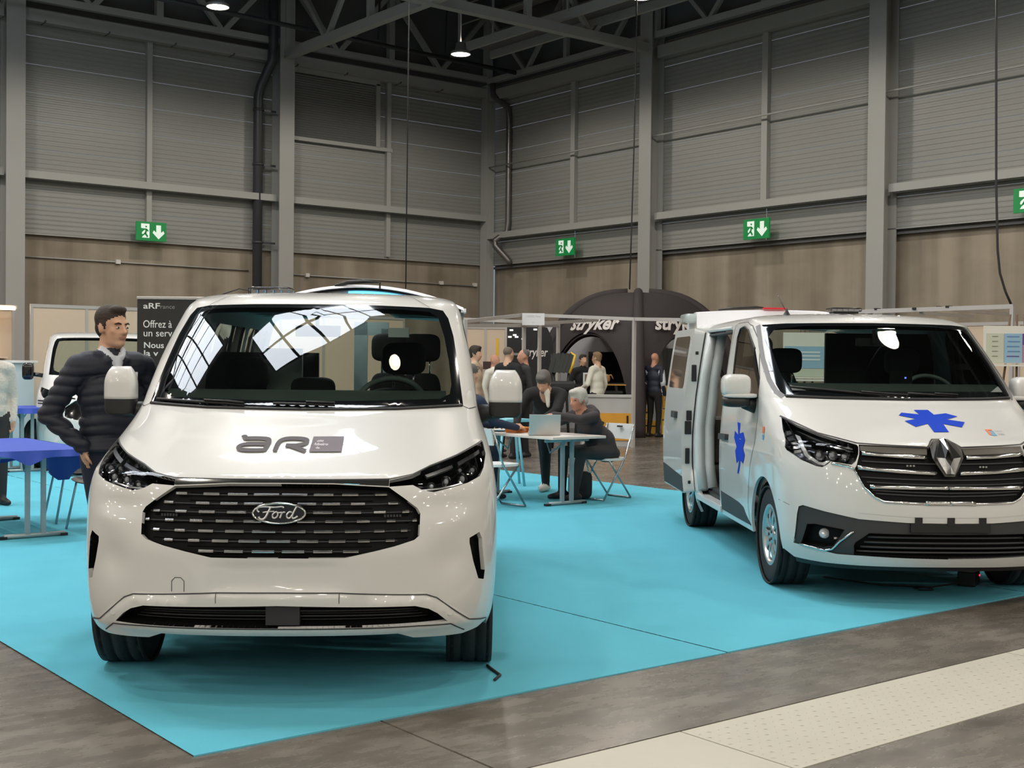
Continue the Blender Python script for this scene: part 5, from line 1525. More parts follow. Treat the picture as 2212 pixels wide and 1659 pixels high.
b = MB(); rbox(b, (-1.06, 1.30, 1.32), (.16, .14, .24), 4); b.build('door_mirror', m_gloss, van3)
MB().tube([(-1.0, 1.3, 1.28), (-.86, 1.3, 1.26)], .03, 8).build('mirror_arm', m_gloss, van3)
for x, y, sd_, stt in ((-.895, .95, -1, -.42), (.83, .95, 1, -.45), (-.83, 3.9, -1, 0), (.83, 3.9, 1, 0)): wheel(van3, x, y, .335, .205, sd_, .215, 10, stt)
MB().box((0, 3.0, .33), (1.4, 3.6, .10)).build('underbody', m_black, van3)
# ------------------------------------------------------------------ dome tent and the booths at the back
tc = Vector((18.25, 19.05, 0)); TD = 2.35
tdir = Vector((tc.x, tc.y, 0)).normalized()
tent_o = tc + tdir * TD
tent = thing('dome_tent', 'dark brown inflatable dome tent with white lettering on its sides', 'tent', (tent_o.x, tent_o.y, 0), az(tdir))
m_tent = mat('dark tent fabric', (.040, .032, .034), .75, bump=(12, .15, .02))
# local x: away from the viewer. corners at angle 180 (near), 90, 0, 270
def legarc(t):
    """t 0 ground .. 1 apex -> (r,z)"""
    a = t * PI / 2
    return TD * max(0, math.cos(a)) ** (2 / 3.0), 3.12 * math.sin(a) ** (2 / 1.9)
def tpanel(a0, a1, s, t):
    r, z = legarc(t)
    A, B = Vector((math.cos(a0), math.sin(a0), 0)), Vector((math.cos(a1), math.sin(a1), 0))
    k = (s + 1) / 2
    p = (A * (1 - k) + B * k)
    bul = 1 + .22 * math.sin(PI * k) * min(1, max(0, (z - 1.0) / 1.6))
    return Vector((p.x * r * bul, p.y * r * bul, z))
_ts = np.linspace(0, 1, 60); _zs = [legarc(t)[1] for t in _ts]
def t_of_z(z): return float(np.interp(z, _zs, _ts))
for i in range(4):
    a0, a1 = PI - i * PI / 2, PI / 2 - i * PI / 2
    def low(s):
        q = abs(s) / .87
        return 0.0 if q >= 1 else 2.2 * (1 - q ** 2.2) ** .5
    b = MB()
    ss = sorted(set([-1, -.95, -.9, -.871, .871, .9, .95, 1] + list(np.linspace(-.87, .87, 35))))
    nt_ = 22
    for d_ in (0, .06):
        vs = []
        for s in ss:
            t0 = t_of_z(low(s))
            for j in range(nt_ + 1):
                p = tpanel(a0, a1, s, t0 + (1 - t0) * j / nt_ * .999)
                vs.append(p * (1 - d_ / 2.5))
        b.add(vs, [(k * (nt_ + 1) + j, (k + 1) * (nt_ + 1) + j, (k + 1) * (nt_ + 1) + j + 1, k * (nt_ + 1) + j + 1) for k in range(len(ss) - 1) for j in range(nt_)], True)
    b.build('canopy_panel', m_tent, tent)
    MB().tube([Vector((math.cos(a0), math.sin(a0), 0)) * legarc(t)[0] + Vector((0, 0, legarc(t)[1])) for t in np.linspace(0, .98, 22)], [.19 - .09 * min(1, t * 1.3) for t in np.linspace(0, .98, 22)], 12).build('air_leg', m_tent, tent)
m_tw = mat('white tent lettering', (.66, .62, .60), .6)
def tent_text(i, zc, size, k0, kw):
    a0, a1 = PI - i * PI / 2, PI / 2 - i * PI / 2
    def f(u, v):
        s = k0 + kw * u
        p = tpanel(a0, a1, s, t_of_z(zc + v))
        n = Vector((math.cos((a0 + a1) / 2), math.sin((a0 + a1) / 2), 0.2)).normalized()
        return p + n * .10
    vs, fs = text_polys('stryker', 1.0, .03, .25)
    lo, hi = min(v[0] for v in vs), max(v[0] for v in vs)
    b = MB(); b.add([f((x - lo) / (hi - lo), y * size) for x, y in vs], fs); b.build('tent_lettering', m_tw, tent)
tent_text(0, 2.24, .40, .36, -1.02)
tent_text(3, 2.24, .40, .70, -1.02)
# counters and cases under the tent
def tp(px, py, d): return at(px, py, d)
def gp(px, d, z=0.0):
    v = at(px, 790, d); return Vector((v.x, v.y, z))
m_wpanel = mat('white display panel', (.60, .60, .64), .5); m_yel = mat('amber yellow panel', (.62, .30, .03), .5); m_yc = mat('yellow case plastic', (.66, .40, .03), .5)
ca = az(CAMR)
def camthing(name, label, cat, px, d, z=0.0, rz=0.0):
    p = gp(px, d, z); return thing(name, label, cat, p, ca + rz)
ctr = camthing('display_counter', 'grey and amber display counter below the tent arch', 'counter', 1312, 23.6)
boxo('body', (0, 0, .45), (.95, .55, .90), mat('pale grey laminate', (.42, .42, .41), .5), ctr); boxo('amber_front', (.05, -.285, .36), (.82, .02, .50), m_yel, ctr)
boxo('top', (0, 0, .92), (1.0, .6, .04), MATS['pale grey laminate'], ctr)
text_obj('r', .32, lambda u, v: (-.20 + u, -.30, .30 + v), 'counter_lettering', m_black, ctr, bold=.015); text_obj('l', .20, lambda u, v: (.34 + u, -.30, .42 + v), 'counter_lettering', m_black, ctr, bold=.01)
bk_ = camthing('display_wall', 'white display wall with black screens under the tent', 'display wall', 1305, 29.9)
boxo('panel', (-.2, 0, 1.25), (2.6, .06, 2.5), m_wpanel, bk_); boxo('screen', (.10, -.04, 1.22), (.95, .03, 1.15), m_gloss, bk_)
text_obj('stryker', .28, lambda u, v: (-.30 + u, -.04, 2.17 + v), 'wall_lettering', m_black, bk_, bold=.012, shear=.2, width=1.2)
boxo('side_post', (.60, -.1, 1.1), (.14, .08, 2.2), m_prof, bk_); boxo('side_post', (-1.15, -.1, 1.1), (.10, .08, 2.2), m_prof, bk_)
bk2 = camthing('display_wall', 'white display wall with a tall black opening behind the navy vest man', 'display wall', 1450, 30.2)
boxo('panel', (.1, 0, 1.2), (1.7, .06, 2.4), m_wpanel, bk2); boxo('screen', (.16, -.04, 1.05), (.7, .03, 1.7), m_gloss, bk2)
rt = camthing('high_table', 'small high table with amber edge and black base under the tent', 'table', 1310, 25.1)
boxo('base', (-.02, 0, .50), (.42, .36, .96), m_black, rt); boxo('top', (0, 0, 1.12), (.75, .42, .03), m_black, rt); boxo('edge', (0, -.215, 1.105), (.74, .012, .02), m_yel, rt); boxo('foot', (0, 0, .96), (.62, .40, .05), m_black, rt)
for sx in (-.18, .2): boxo('leg', (sx, 0, 1.04), (.03, .3, .14), m_black, rt)
bs_ = camthing('tan_bag', 'tan leather bag standing on the high table', 'bag', 1303, 25.1, 1.137)
b = MB(); rbox(b, (0, 0, .09), (.28, .16, .18), 3); b.build('body', mat('tan leather', (.32, .17, .07), .5), bs_)
MB().tube([(.06, 0, .14), (.16, 0, .16), (.20, 0, .08)], .015, 6).build('strap', MATS['tan leather'], bs_)
lc = camthing('leaflet_holder', 'small white leaflet holder beside the tan bag', 'holder', 1266, 24.6, 1.1)
boxo('frame', (0, 0, .12), (.11, .03, .24), m_wpl, lc); boxo('leaflet', (.01, -.017, .14), (.07, .004, .14), mat('brown leaflet', (.22, .15, .11), .6), lc)
boxo('stem', (0, 0, -.55), (.03, .03, 1.1), m_prof, lc)
ec = camthing('evacuation_chair', 'folded black evacuation chair with yellow handle beside the tent', 'chair', 1213, 22.6)
for i in range(5): MB().box((-.16 + .075 * i, 0, 1.52), (.068, .10, .36), M=Matrix.Rotation(.25, 3, 'Y')).build('back_panel', mat('dark grey vinyl', (.03, .033, .03), .45), ec)
MB().tube([(-.15, .05, .0), (-.1, .05, .9), (-.18, .05, 1.68)], .025, 8).build('frame', m_black, ec); MB().tube([(.15, .05, .0), (.1, .05, .9), (.16, .05, 1.68)], .025, 8).build('frame', m_black, ec)
MB().box((0, 0, 1.12), (.46, .3, .16), bev=.05).build('seat', m_black, ec)
MB().tube([(.16, -.02, 1.70), (.235, -.06, 1.66), (.20, -.08, 1.50), (.14, -.06, 1.34)], .022, 8).build('yellow_handle', m_yc, ec)
for k, (px, z, w, h) in enumerate(((1393, .02, .22, .34), (1395, .36, .20, .22), (1393, .66, .16, .22), (1410, .02, .14, .30), (1443, .02, .26, .55), (1444, .57, .24, .50))):
    c_ = camthing('equipment_case', ('amber equipment case, lowest in the stack by the tent leg', 'amber equipment case on the lowest case by the tent leg', 'amber equipment case on top of the stack by the tent leg', 'narrow amber case between the tent leg and the vest man', 'large amber case low behind the ambulance door', 'tall amber case on the large case behind the ambulance door')[k], 'case', px, 26.9 + .25 * (k % 2), z)
    boxo('shell', (0, 0, h / 2), (w, .2, h - .01), m_yc, c_, bev=.02); boxo('band', (0, -.105, h * .6), (w * .9, .012, .025), m_black, c_)
# black backdrop with lettering
bdp = camthing('exhibition_backdrop', 'tall black exhibition backdrop with white lettering behind the white frame', 'backdrop', 1140, 26.6)
b = MB(); b.prism([(-.62, 0), (.58, 0), (.56, 1.6), (.50, 2.05), (.40, 2.26), (.2, 2.30), (-.62, 2.30)], 0, .25, lambda u, v, h: (u, h, v)); b.build('body', mat('black fabric wall', (.007, .007, .008), .5), bdp)
text_obj('stryker', .26, lambda u, v: (-.10 + u, -.01, 1.66 + v), 'backdrop_lettering', m_tw, bdp, shear=.2, width=.52, bold=.004)
boxo('grey_line', (-.22, -.01, 1.70), (.22, .006, .05), mat('grey print', (.2, .2, .2), .5), bdp)
for i, (x, z) in enumerate(((-.35, 2.20), (-.28, 2.10), (-.38, 2.06), (-.24, 2.06), (-.10, 2.02), (.15, 2.22))): boxo('spot', (x, -.02, z), (.07, .03, .03), mat('small lamp glow', (1, .97, .9), .3, emit=2.0), bdp)
boxo('amber_stripe', (-.64, -.02, 1.65), (.06, .03, .75), m_yc, bdp)
bpn = partition('booth_partition', 'beige booth panels behind the group of visitors', gp(1003, 26.5), gp(1092, 26.6), 2.28, 2)
tb2 = camthing('wall_screen', 'small brown screen on the beige booth panel', 'screen', 1058, 26.1, 1.46)
boxo('frame', (0, 0, 0), (.28, .03, .16), mat('brown screen', (.05, .025, .025), .4), tb2); boxo('mount', (0, .12, 0), (.05, .22, .05), m_prof, tb2)
# white shell scheme frame
fr = thing('shell_scheme', 'white aluminium booth frame with a blank fascia sign', 'scaffold', (0, 0, 0))
m_fr = mat('white aluminium', (.46, .44, .43), .4, .3)
def fpost(px, d, h): 
    p = gp(px, d); bar(MB(), p, p + Vector((0, 0, h)), .055).build('post', m_fr, fr); return p + Vector((0, 0, h))
FA = fpost(1131, 23.6, 2.44); FB = fpost(1165, 24.2, 2.44); FC = fpost(1369, 23.0, 2.36); FD = fpost(1004, 21.0, 2.22); FE = fpost(1205, 25.4, 2.36)
def frail(a, b): bar(MB(), a - Vector((0, 0, .03)), b - Vector((0, 0, .03)), .05, .06).build('rail', m_fr, fr)
def zset(v, z): return Vector((v.x, v.y, z))
frail(FD, FA); frail(FA, FC); frail(zset(FD, 2.15), zset(FE, 2.30)); frail(FC, zset(gp(1480, 22.3), 2.33)); frail(zset(gp(1000, 24), 2.36), zset(FB, 2.32)); frail(zset(FB, 2.30), zset(gp(1290, 26), 2.44))
sg_ = camthing('fascia_sign', 'blank white fascia sign with tiny grey lettering on the booth frame', 'sign', 1151, 23.35, 2.32)
boxo('panel', (0, 0, 0), (.41, .03, .22), mat('white sign board', (.66, .66, .67), .5), sg_)
text_obj('CYRADEC France', .05, lambda u, v: (u, -.017, .035 + v), 'sign_lettering', m_lt, sg_, center=True, width=.27)
text_obj('11', .04, lambda u, v: (u, -.017, -.075 + v), 'sign_lettering', m_lt, sg_, center=True)
# red and white barrier tape on the frame
# ------------------------------------------------------------------ right booth
partition('booth_partition', 'beige booth partition behind the ambulance at the right', (20.0, 15.6, 0), (20.0, 7.6, 0), 2.30, 8)
rf = thing('rail_scaffold', 'grey booth rail frame with spot brackets above the ambulance roof', 'scaffold', (0, 0, 0))
def rr(a, b, w=.06): bar(MB(), a, b, w).build('rail', m_prof, rf)
rr(at(1870, 673, 18.2), at(2190, 662, 16.8)); rr(at(1700, 680, 19), at(1870, 673, 18.2), .05); rr(at(2062, 668, 17.4), at(2185, 680, 21), .05); rr(at(1990, 676, 17.7), at(2100, 684, 21), .05)
p = at(2187, 662, 16.8); rr(p, Vector((p.x, p.y, .01)), .05)
p = at(1880, 673, 18.2); rr(p, Vector((p.x, p.y, .01)), .05)
for px, py, d in ((1895, 668, 18.1), (1978, 667, 17.7), (2030, 664, 17.5), (2050, 663, 17.4)): MB().box(at(px, py, d), (.10, .05, .03)).build('spot_bracket', m_black, rf)
def poster(label, px, py, d, w, h, cols, stand=True):
    p = at(px, py, d)
    t = thing('poster_board', label, 'poster', (p.x, p.y, 0), ca)
    z = p.z
    boxo('board', (0, .01, z), (w, .015, h), mat('white poster board', (.66, .64, .58), .6), t)
    for x0, x1, z0, z1, m in cols: boxo('print_block', ((x0 + x1) / 2 * w, -.001, z + (z0 + z1) / 2 * h), ((x1 - x0) * w, .006, (z1 - z0) * h), m, t)
    boxo('ledge', (0, -.02, z - h / 2 - .02), (w * 1.02, .06, .025), mat('white poster board', (1, 1, 1)), t)
    m_leg = mat('brown easel wood', (.12, .075, .05), .6)
    for sx in (-.15, .02, .2): MB().tube([(sx * w * 2, .04 + abs(sx), .0), (sx * w, .03, z - h / 2), (sx * w * .6, .03, z + h / 2 + .14)], .014, 6).build('easel_leg', m_leg, t)
    return t
m_pb, m_py, m_pp, m_pl = mat('poster pale blue', (.26, .42, .55), .6), mat('poster pale green', (.50, .52, .42), .6), mat('poster violet', (.10, .06, .22), .6), mat('poster mauve', (.36, .20, .30), .6)
po = poster('poster board on an easel with green, blue and violet columns', 2196, 745, 15.5, .80, .46, [(-.46, -.20, -.47, .30, m_py), (-.19, .08, -.47, .30, m_pb), (.09, .46, .0, .30, m_pp), (.09, .46, -.47, 0, m_pl)])
for i in range(5): boxo('text_line', (-.045 + .01 * (i % 2), -.006, at(2196, 745, 15.5).z + .10 - .06 * i), (.15, .002, .012), m_pp if i == 4 else mat('poster ink blue', (.10, .22, .42), .6), po)
for i in range(5): boxo('text_line', (-.265, -.006, at(2196, 745, 15.5).z + .10 - .06 * i), (.07, .002, .008), mat('poster ink olive', (.18, .18, .12), .6), po)
po2 = poster('poster board with pale blue band seen through the ambulance windscreen', 1738, 768, 15.5, .52, .56, [(-.47, .47, -.28, .20, m_pb), (-.47, .47, -.46, -.30, m_py)])
for i in range(3): boxo('text_line', (.02, -.006, at(1738, 768, 15.5).z + .04 - .045 * i), (.34, .002, .016), m_bw, po2)
# ------------------------------------------------------------------ exit signs
m_green = mat('green sign glow', (.008, .17, .045), .4, emit=.35, ecol=(.005, .22, .05)); m_sw = mat('pale sign print', (.75, .85, .78), .4, emit=.35, ecol=(.7, .85, .75))
def exit_sign(label, loc, rz):
    t = thing('exit_sign', label, 'sign', loc, rz)
    boxo('panel', (0, 0, 0), (.76, .05, .46), m_green, t, bev=.008)
    f = lambda u, v, h: (u, -.026 - h, v)
    b = MB(); b.prism([(.12, .16), (.24, .16), (.24, -.02), (.30, .03), (.33, -.03), (.18, -.18), (.03, -.03), (.06, .03), (.12, -.02)][::-1], 0, .004, f); b.build('arrow', m_sw, t)
    MB().prism([(-.26, .18), (-.26, .07), (-.05, .04), (-.05, .18)], 0, .003, f).build('doorway', m_sw, t)
    b = MB(); b.prism([(-.24, -.16), (-.05, -.16), (-.05, .03), (-.10, .05), (-.16, .06), (-.22, .02), (-.24, -.06), (-.20, -.10)], 0, .003, f); b.build('doorway', m_sw, t)
    b = MB(); b.prism([(-.135 + .022 * math.cos(a), .11 + .022 * math.sin(a)) for a in np.linspace(0, 2 * PI, 13)[:-1]], 0, .006, f); b.build('runner', m_green, t)
    for q in ([(-.25, .0), (-.19, .065), (-.12, .06), (-.07, .01), (-.09, -.01), (-.13, .03), (-.17, .03), (-.23, -.02)], [(-.15, .05), (-.10, .04), (-.13, -.05), (-.08, -.12), (-.11, -.15), (-.17, -.07)], [(-.16, -.02), (-.14, -.06), (-.20, -.11), (-.27, -.11), (-.27, -.08), (-.21, -.08)]):
        b = MB(); b.prism(q[::-1], 0, .007, f); b.build('runner', m_green, t)
    boxo('bracket', (0, .09, .1), (.06, .14, .06), m_prof, t)
exit_sign('green exit sign with running figure and arrow on the left wall', (12.13, 29.66, 4.61), 0)
exit_sign('green exit sign on the right wall above the dark tent', (22.28, 26.1, 4.66), -PI / 2)
exit_sign('green exit sign on the right wall above the ambulance roof', (22.28, 19.4, 4.63), -PI / 2)
exit_sign('green exit sign cut by the right edge', (22.28, 12.70, 4.66), -PI / 2)
# ------------------------------------------------------------------ people
m_skin = mat('fair skin', (.52, .30, .20), .55, 0, .35, noise=(30, .8, (.58, .35, .24), (1, 1, 1)))
m_skin2 = mat('ruddy skin', (.46, .235, .16), .55, 0, .35)
m_hbrown = mat('dark brown hair', (.028, .017, .011), .7, bump=(90, .5, .01)); m_hgrey = mat('grey hair', (.10, .09, .08), .75, bump=(90, .5, .01)); m_hsilver = mat('silver hair', (.45, .43, .39), .75, bump=(90, .5, .01)); m_hfair = mat('light brown hair', (.22, .14, .075), .75)
m_hshort = mat('cropped hair', (.13, .10, .08), .8); m_lip = mat('lips', (.40, .20, .145), .5)
m_navy = mat('navy jacket', (.010, .013, .026), .6); m_blk = mat('black cloth', (.009, .009, .010), .85); m_char = mat('charcoal cloth', (.03, .029, .030), .85); m_plum = mat('dark plum grey parka', (.028, .024, .028), .7)
m_jeans = mat('dark denim', (.012, .017, .036), .85); m_shirt = mat('pale blue shirt', (.50, .53, .58), .7); m_white = mat('white cotton', (.66, .64, .56), .8); m_knit = mat('cream knit', (.58, .55, .49), .9, bump=(40, .6, .02))
m_shoe = mat('black shoe', (.012, .012, .013), .5); m_wshoe = mat('pale trainer', (.55, .54, .48), .6); m_eyew = mat('eye white', (.62, .60, .57), .3); m_eyed = mat('dark iris', (.02, .014, .01), .2)
m_sole = mat('white sole', (.6, .6, .57), .6)
class Fig:
    def __init__(s): s.p = []
    def cap(s, a, b, r0, r1, tag_): s.p.append(('c', Vector(a), Vector(b), r0, r1, tag_)); return s
    def ell(s, c, r, tag_, M=None): s.p.append(('e', Vector(c), Vector(r), M or Matrix.Identity(3), 0, tag_)); return s
    def raw(s):
        b = MB()
        for q in s.p:
            if q[0] == 'c':
                _, a, c, r0, r1, _t = q
                t = (c - a); L = max(t.length, 1e-4); t = t / L
                u = t.cross(Vector((0, 0, 1)))
                if u.length < .05: u = t.cross(Vector((1, 0, 0)))
                u.normalize(); w = t.cross(u)
                R = []; n = 14
                for (o, r, base) in [(-math.cos(x) * r0, math.sin(x) * r0, a) for x in np.linspace(.15, PI / 2, 5)] + [(math.sin(x) * r1, math.cos(x) * r1, c) for x in np.linspace(0, PI / 2 - .15, 5)]:
                    R.append([base + t * o + (u * math.cos(2 * PI * j / n) + w * math.sin(2 * PI * j / n)) * r for j in range(n)])
                b.rings(R, True, True)
            else: b.ell(q[1], q[2], 10, q[3])
        return b
    def tags(s, P):
        P = np.asarray(P); best = np.full(len(P), 1e9); k = np.zeros(len(P), int)
        for i, q in enumerate(s.p):
            if q[0] == 'c':
                a, c = np.array(q[1]), np.array(q[2]); ab = c - a
                t = np.clip(((P - a) @ ab) / max(ab @ ab, 1e-9), 0, 1)
                d = np.linalg.norm(P - a - t[:, None] * ab, axis=1) - (q[3] + (q[4] - q[3]) * t)
            else:
                M = np.array(q[3]); l = (P - np.array(q[1])) @ M; r = np.array(q[2])
                e = l / r; ln = np.linalg.norm(e, axis=1); d = (ln - 1) * ln / np.maximum(np.linalg.norm(e / r, axis=1), 1e-9)
            m = d < best; best[m] = d[m]; k[m] = i
        return k
    def build(s, name, mats, voxel, parent=None, loc=(0, 0, 0), post=None, smooth=2):
        me = s.raw().mesh('tmp', m_blk)
        o = bpy.data.objects.new('tmp', me); C.objects.link(o)
        md = o.modifiers.new('r', 'REMESH'); md.mode = 'VOXEL'; md.voxel_size = voxel; md.adaptivity = 0
        dg = bpy.context.evaluated_depsgraph_get(); dg.update()
        me2 = bpy.data.meshes.new_from_object(o.evaluated_get(dg))
        bpy.data.objects.remove(o); bpy.data.meshes.remove(me)
        n = len(me2.vertices); V = np.empty(n * 3); me2.vertices.foreach_get('co', V); V = V.reshape(-1, 3)
        E = np.empty(len(me2.edges) * 2, int); me2.edges.foreach_get('vertices', E); E = E.reshape(-1, 2)
        deg = np.bincount(E.ravel(), minlength=n).astype(float)[:, None]
        for it in range(smooth):
            acc = np.zeros_like(V); np.add.at(acc, E[:, 0], V[E[:, 1]]); np.add.at(acc, E[:, 1], V[E[:, 0]])
            V = V * .5 + acc / np.maximum(deg, 1) * .5
        me2.vertices.foreach_set('co', V.ravel()); me2.update()
        if post:
            N = np.empty(n * 3); me2.vertices.foreach_get('normal', N); N = N.reshape(-1, 3)
            vt = [s.p[i][5] for i in s.tags(V)]
            V = post(V, N, np.array(vt)); me2.vertices.foreach_set('co', V.ravel())
        names = list(mats); me2.materials.clear()
        for k in names: me2.materials.append(mats[k])
        m = len(me2.polygons); cen = np.empty(m * 3); me2.polygons.foreach_get('center', cen)
        tg = s.tags(cen.reshape(-1, 3)); ix = np.array([names.index(q[5]) for q in s.p])
        me2.polygons.foreach_set('material_index', ix[tg].astype(np.int32)); me2.polygons.foreach_set('use_smooth', [True] * m)
        me2.update(); me2.name = name
        return link(name, me2, parent, loc)
def frame(fwd, up=(0, 0, 1)):
    f = Vector(fwd).normalized(); u = Vector(up); r = u.cross(f) * -1
    # columns: x = person's left as seen facing -y
    x = (-f).cross(u); x.normalize(); x = -x
    z = f.cross(x) * -1
    y = -f
    x = y.cross(z); x.normalize(); z = x.cross(y)
    return Matrix((x, y, z)).transposed()
def head(F, c, M, hair='short', k=1.0, nose=1.0, beard=False):
    """c skull centre; local frame: -y face, z up"""
    P = lambda x, y, z: Vector(c) + M @ Vector((x * k, y * k, z * k))
    F.ell(P(0, .012, .030), (.073 * k, .092 * k, .088 * k), 'skin', M)
    F.ell(P(0, -.028, -.030), (.058 * k, .062 * k, .082 * k), 'skin', M)
    F.ell(P(0, -.050, -.088), (.036 * k, .036 * k, .026 * k), 'beard' if beard else 'skin', M)
    F.ell(P(0, -.020, -.075), (.052 * k, .055 * k, .040 * k), 'beard' if beard else 'skin', M)
    F.cap(P(0, -.086, .010), P(0, -.108 * nose, -.030), .009 * k, .0125 * k, 'skin')
    F.cap(P(-.018, -.088, -.034), P(.018, -.088, -.034), .009 * k, .009 * k, 'skin')
    F.cap(P(-.036, -.076, .024), P(.036, -.076, .024), .011 * k, .011 * k, 'skin')
    F.ell(P(-.04, -.058, -.022), (.018 * k, .02 * k, .02 * k), 'skin', M); F.ell(P(.04, -.058, -.022), (.018 * k, .02 * k, .02 * k), 'skin', M)
    F.cap(P(-.018, -.0895, -.060), P(.018, -.0895, -.060), .0065 * k, .0065 * k, 'lip')
    for s in (-1, 1): F.ell(P(s * .074, .008, -.008), (.010 * k, .021 * k, .031 * k), 'skin', M)
    if hair == 'short':
        F.ell(P(0, .022, .052), (.080 * k, .096 * k, .082 * k), 'hair', M); F.ell(P(0, .055, .0), (.068 * k, .052 * k, .065 * k), 'hair', M)
        F.ell(P(0, -.045, .098), (.052 * k, .042 * k, .026 * k), 'hair', M)
        for s in (-1, 1): F.ell(P(s * .066, .0, .022), (.012 * k, .026 * k, .035 * k), 'hair', M)
    elif hair == 'full':
        F.ell(P(0, .02, .058), (.085 * k, .102 * k, .088 * k), 'hair', M); F.ell(P(0, .06, -.005), (.074 * k, .056 * k, .075 * k), 'hair', M)
        F.ell(P(0, -.05, .10), (.064 * k, .05 * k, .034 * k), 'hair', M)
        for s in (-1, 1): F.ell(P(s * .07, .0, .02), (.015 * k, .032 * k, .042 * k), 'hair', M)
    elif hair == 'crop':
        F.ell(P(0, .03, .045), (.0755 * k, .086 * k, .080 * k), 'hair', M)
    F.cap(P(0, .025, -.06), P(0, .045, -.16), .052 * k, .058 * k, 'skin')
def hand(F, w, d, up, k=1.0, tag_='skin'):
    """relaxed hand from wrist w along d; up = back of hand"""
    w, d, up = Vector(w), Vector(d).normalized(), Vector(up)
    s = d.cross(up).normalized(); up = s.cross(d).normalized()
    M = Matrix((s, d, up)).transposed()
    F.ell(w + d * .045 * k, (.040 * k, .055 * k, .018 * k), tag_, M)
    for i, L in enumerate((.060, .072, .067, .052)):
        o = w + d * .085 * k + s * (-.030 + .020 * i) * k
        m_ = o + (d * .9 - up * .25).normalized() * L * .5 * k
        e = m_ + (d * .55 - up * .8).normalized() * L * .5 * k
        F.cap(o, m_, .0095 * k, .009 * k, tag_); F.cap(m_, e, .009 * k, .008 * k, tag_)
    o = w + d * .03 * k - s * .035 * k
    m_ = o + (d * .7 - s * .7 - up * .2).normalized() * .04 * k
    F.cap(o, m_, .011 * k, .010 * k, tag_); F.cap(m_, m_ + (d * .95 - up * .4).normalized() * .032 * k, .010 * k, .008 * k, tag_)
def torso(F, pel, chest, shL, shR, fwd, w=1.0, top='top', hipt='bottom', dpt=1.0):
    pel, chest, shL, shR = map(Vector, (pel, chest, shL, shR))
    up = (chest - pel).normalized(); M = frame(fwd, up)
    F.ell(chest, (.170 * w, .118 * w * dpt, .175), top, M); F.ell(chest.lerp(pel, .5), (.158 * w, .118 * w * dpt, .17), top, M)
    F.ell(pel.lerp(chest, .12), (.165 * w, .125 * w * dpt, .13), top, M); F.ell(pel - up * .05, (.155 * w, .118 * w, .10), hipt, M)
    F.cap(shL.lerp(shR, .15), shR.lerp(shL, .15), .078 * w, .078 * w, top)
    mid = shL.lerp(shR, .5); F.cap(mid, mid + up * .06, .085 * w, .062, top)
def arm(F, sh, el, wr, w=1.0, top='top', hd=None, hup=(0, 0, 1), k=1.0):
    F.cap(sh, el, .062 * w, .050 * w, top); F.cap(el, wr, .050 * w, .037 * w, top)
    if hd is not None: hand(F, wr, hd, hup, k)
def leg(F, hip, kn, an, toe, w=1.0, bot='bottom', sh='shoe'):
    F.cap(hip, kn, .090 * w, .064 * w, bot); F.cap(kn, an, .062 * w, .046 * w, bot)
    an, toe = Vector(an), Vector(toe); g = an.z
    d = (toe - an); d.z = 0; d.normalize()
    base = Vector((an.x, an.y, 0))
    F.cap(base - d * .05 + Vector((0, 0, .045)), base + d * .06 + Vector((0, 0, .042)), .043, .042, sh)
    F.cap(base + d * .06 + Vector((0, 0, .040)), base + d * .165 + Vector((0, 0, .032)), .040, .030, sh)
def standing(name, label, loc, face, mats, hgt=1.78, hair='short', armL=None, armR=None, w=1.0, look=None, legx=0.0, voxel=.016, beard=False, lean=0.0, hands=True, group=None, post=None, extra=None, kneeopen=.1):
    """upright person; local -y forward. arms: (elbow, wrist, hand dir) in local metres for a 1.78 m figure"""
    k = hgt / 1.78
    t = thing(name, label, 'person', loc, math.atan2(face[0], -face[1]), group)
    F = Fig(); S = lambda x, y, z: Vector((x * k, y * k, z * k))
    ly = lean
    shL, shR = S(.185, -.0 - ly * .9, 1.44), S(-.185, -.0 - ly * .9, 1.44)
    torso(F, S(0, 0, .96), S(0, -ly * .6, 1.27), shL, shR, (0, -1, 0), w)
    for s, a, sh in ((1, armL, shL), (-1, armR, shR)):
        el, wr, hd = a or ((s * .25, .03, 1.15), (s * .24, -.06, .90), (0, -.15, -1))
        arm(F, sh, S(*el), S(*wr), w, 'top', hd if hands else None, (s, 0, 0), k)
    for s in (1, -1): leg(F, S(s * kneeopen, 0, .93), S(s * (kneeopen + .01) + legx * .5, -.02, .50), S(s * (kneeopen + .02) + legx, .02, .09), S(s * (kneeopen + .05) + legx, -.2, .05))
    lk = look or 0.0
    Mh = Matrix.Rotation(lk, 3, 'Z')
    head(F, S(0, -.015 - ly, 1.655), Mh, hair, k, beard=beard)
    if extra: extra(F, S)
    F.build('body', mats, voxel * k, t, post=post)
    return t
def facecam(p, turn):
    """direction on the floor from p towards the camera, turned by angle (positive = towards image right)"""
    d = Vector((-p[0], -p[1], 0)).normalized(); r = Vector((_rt2[0], _rt2[1], 0)).normalized()
    v = d * math.cos(turn) + r * math.sin(turn); return (v.x, v.y)
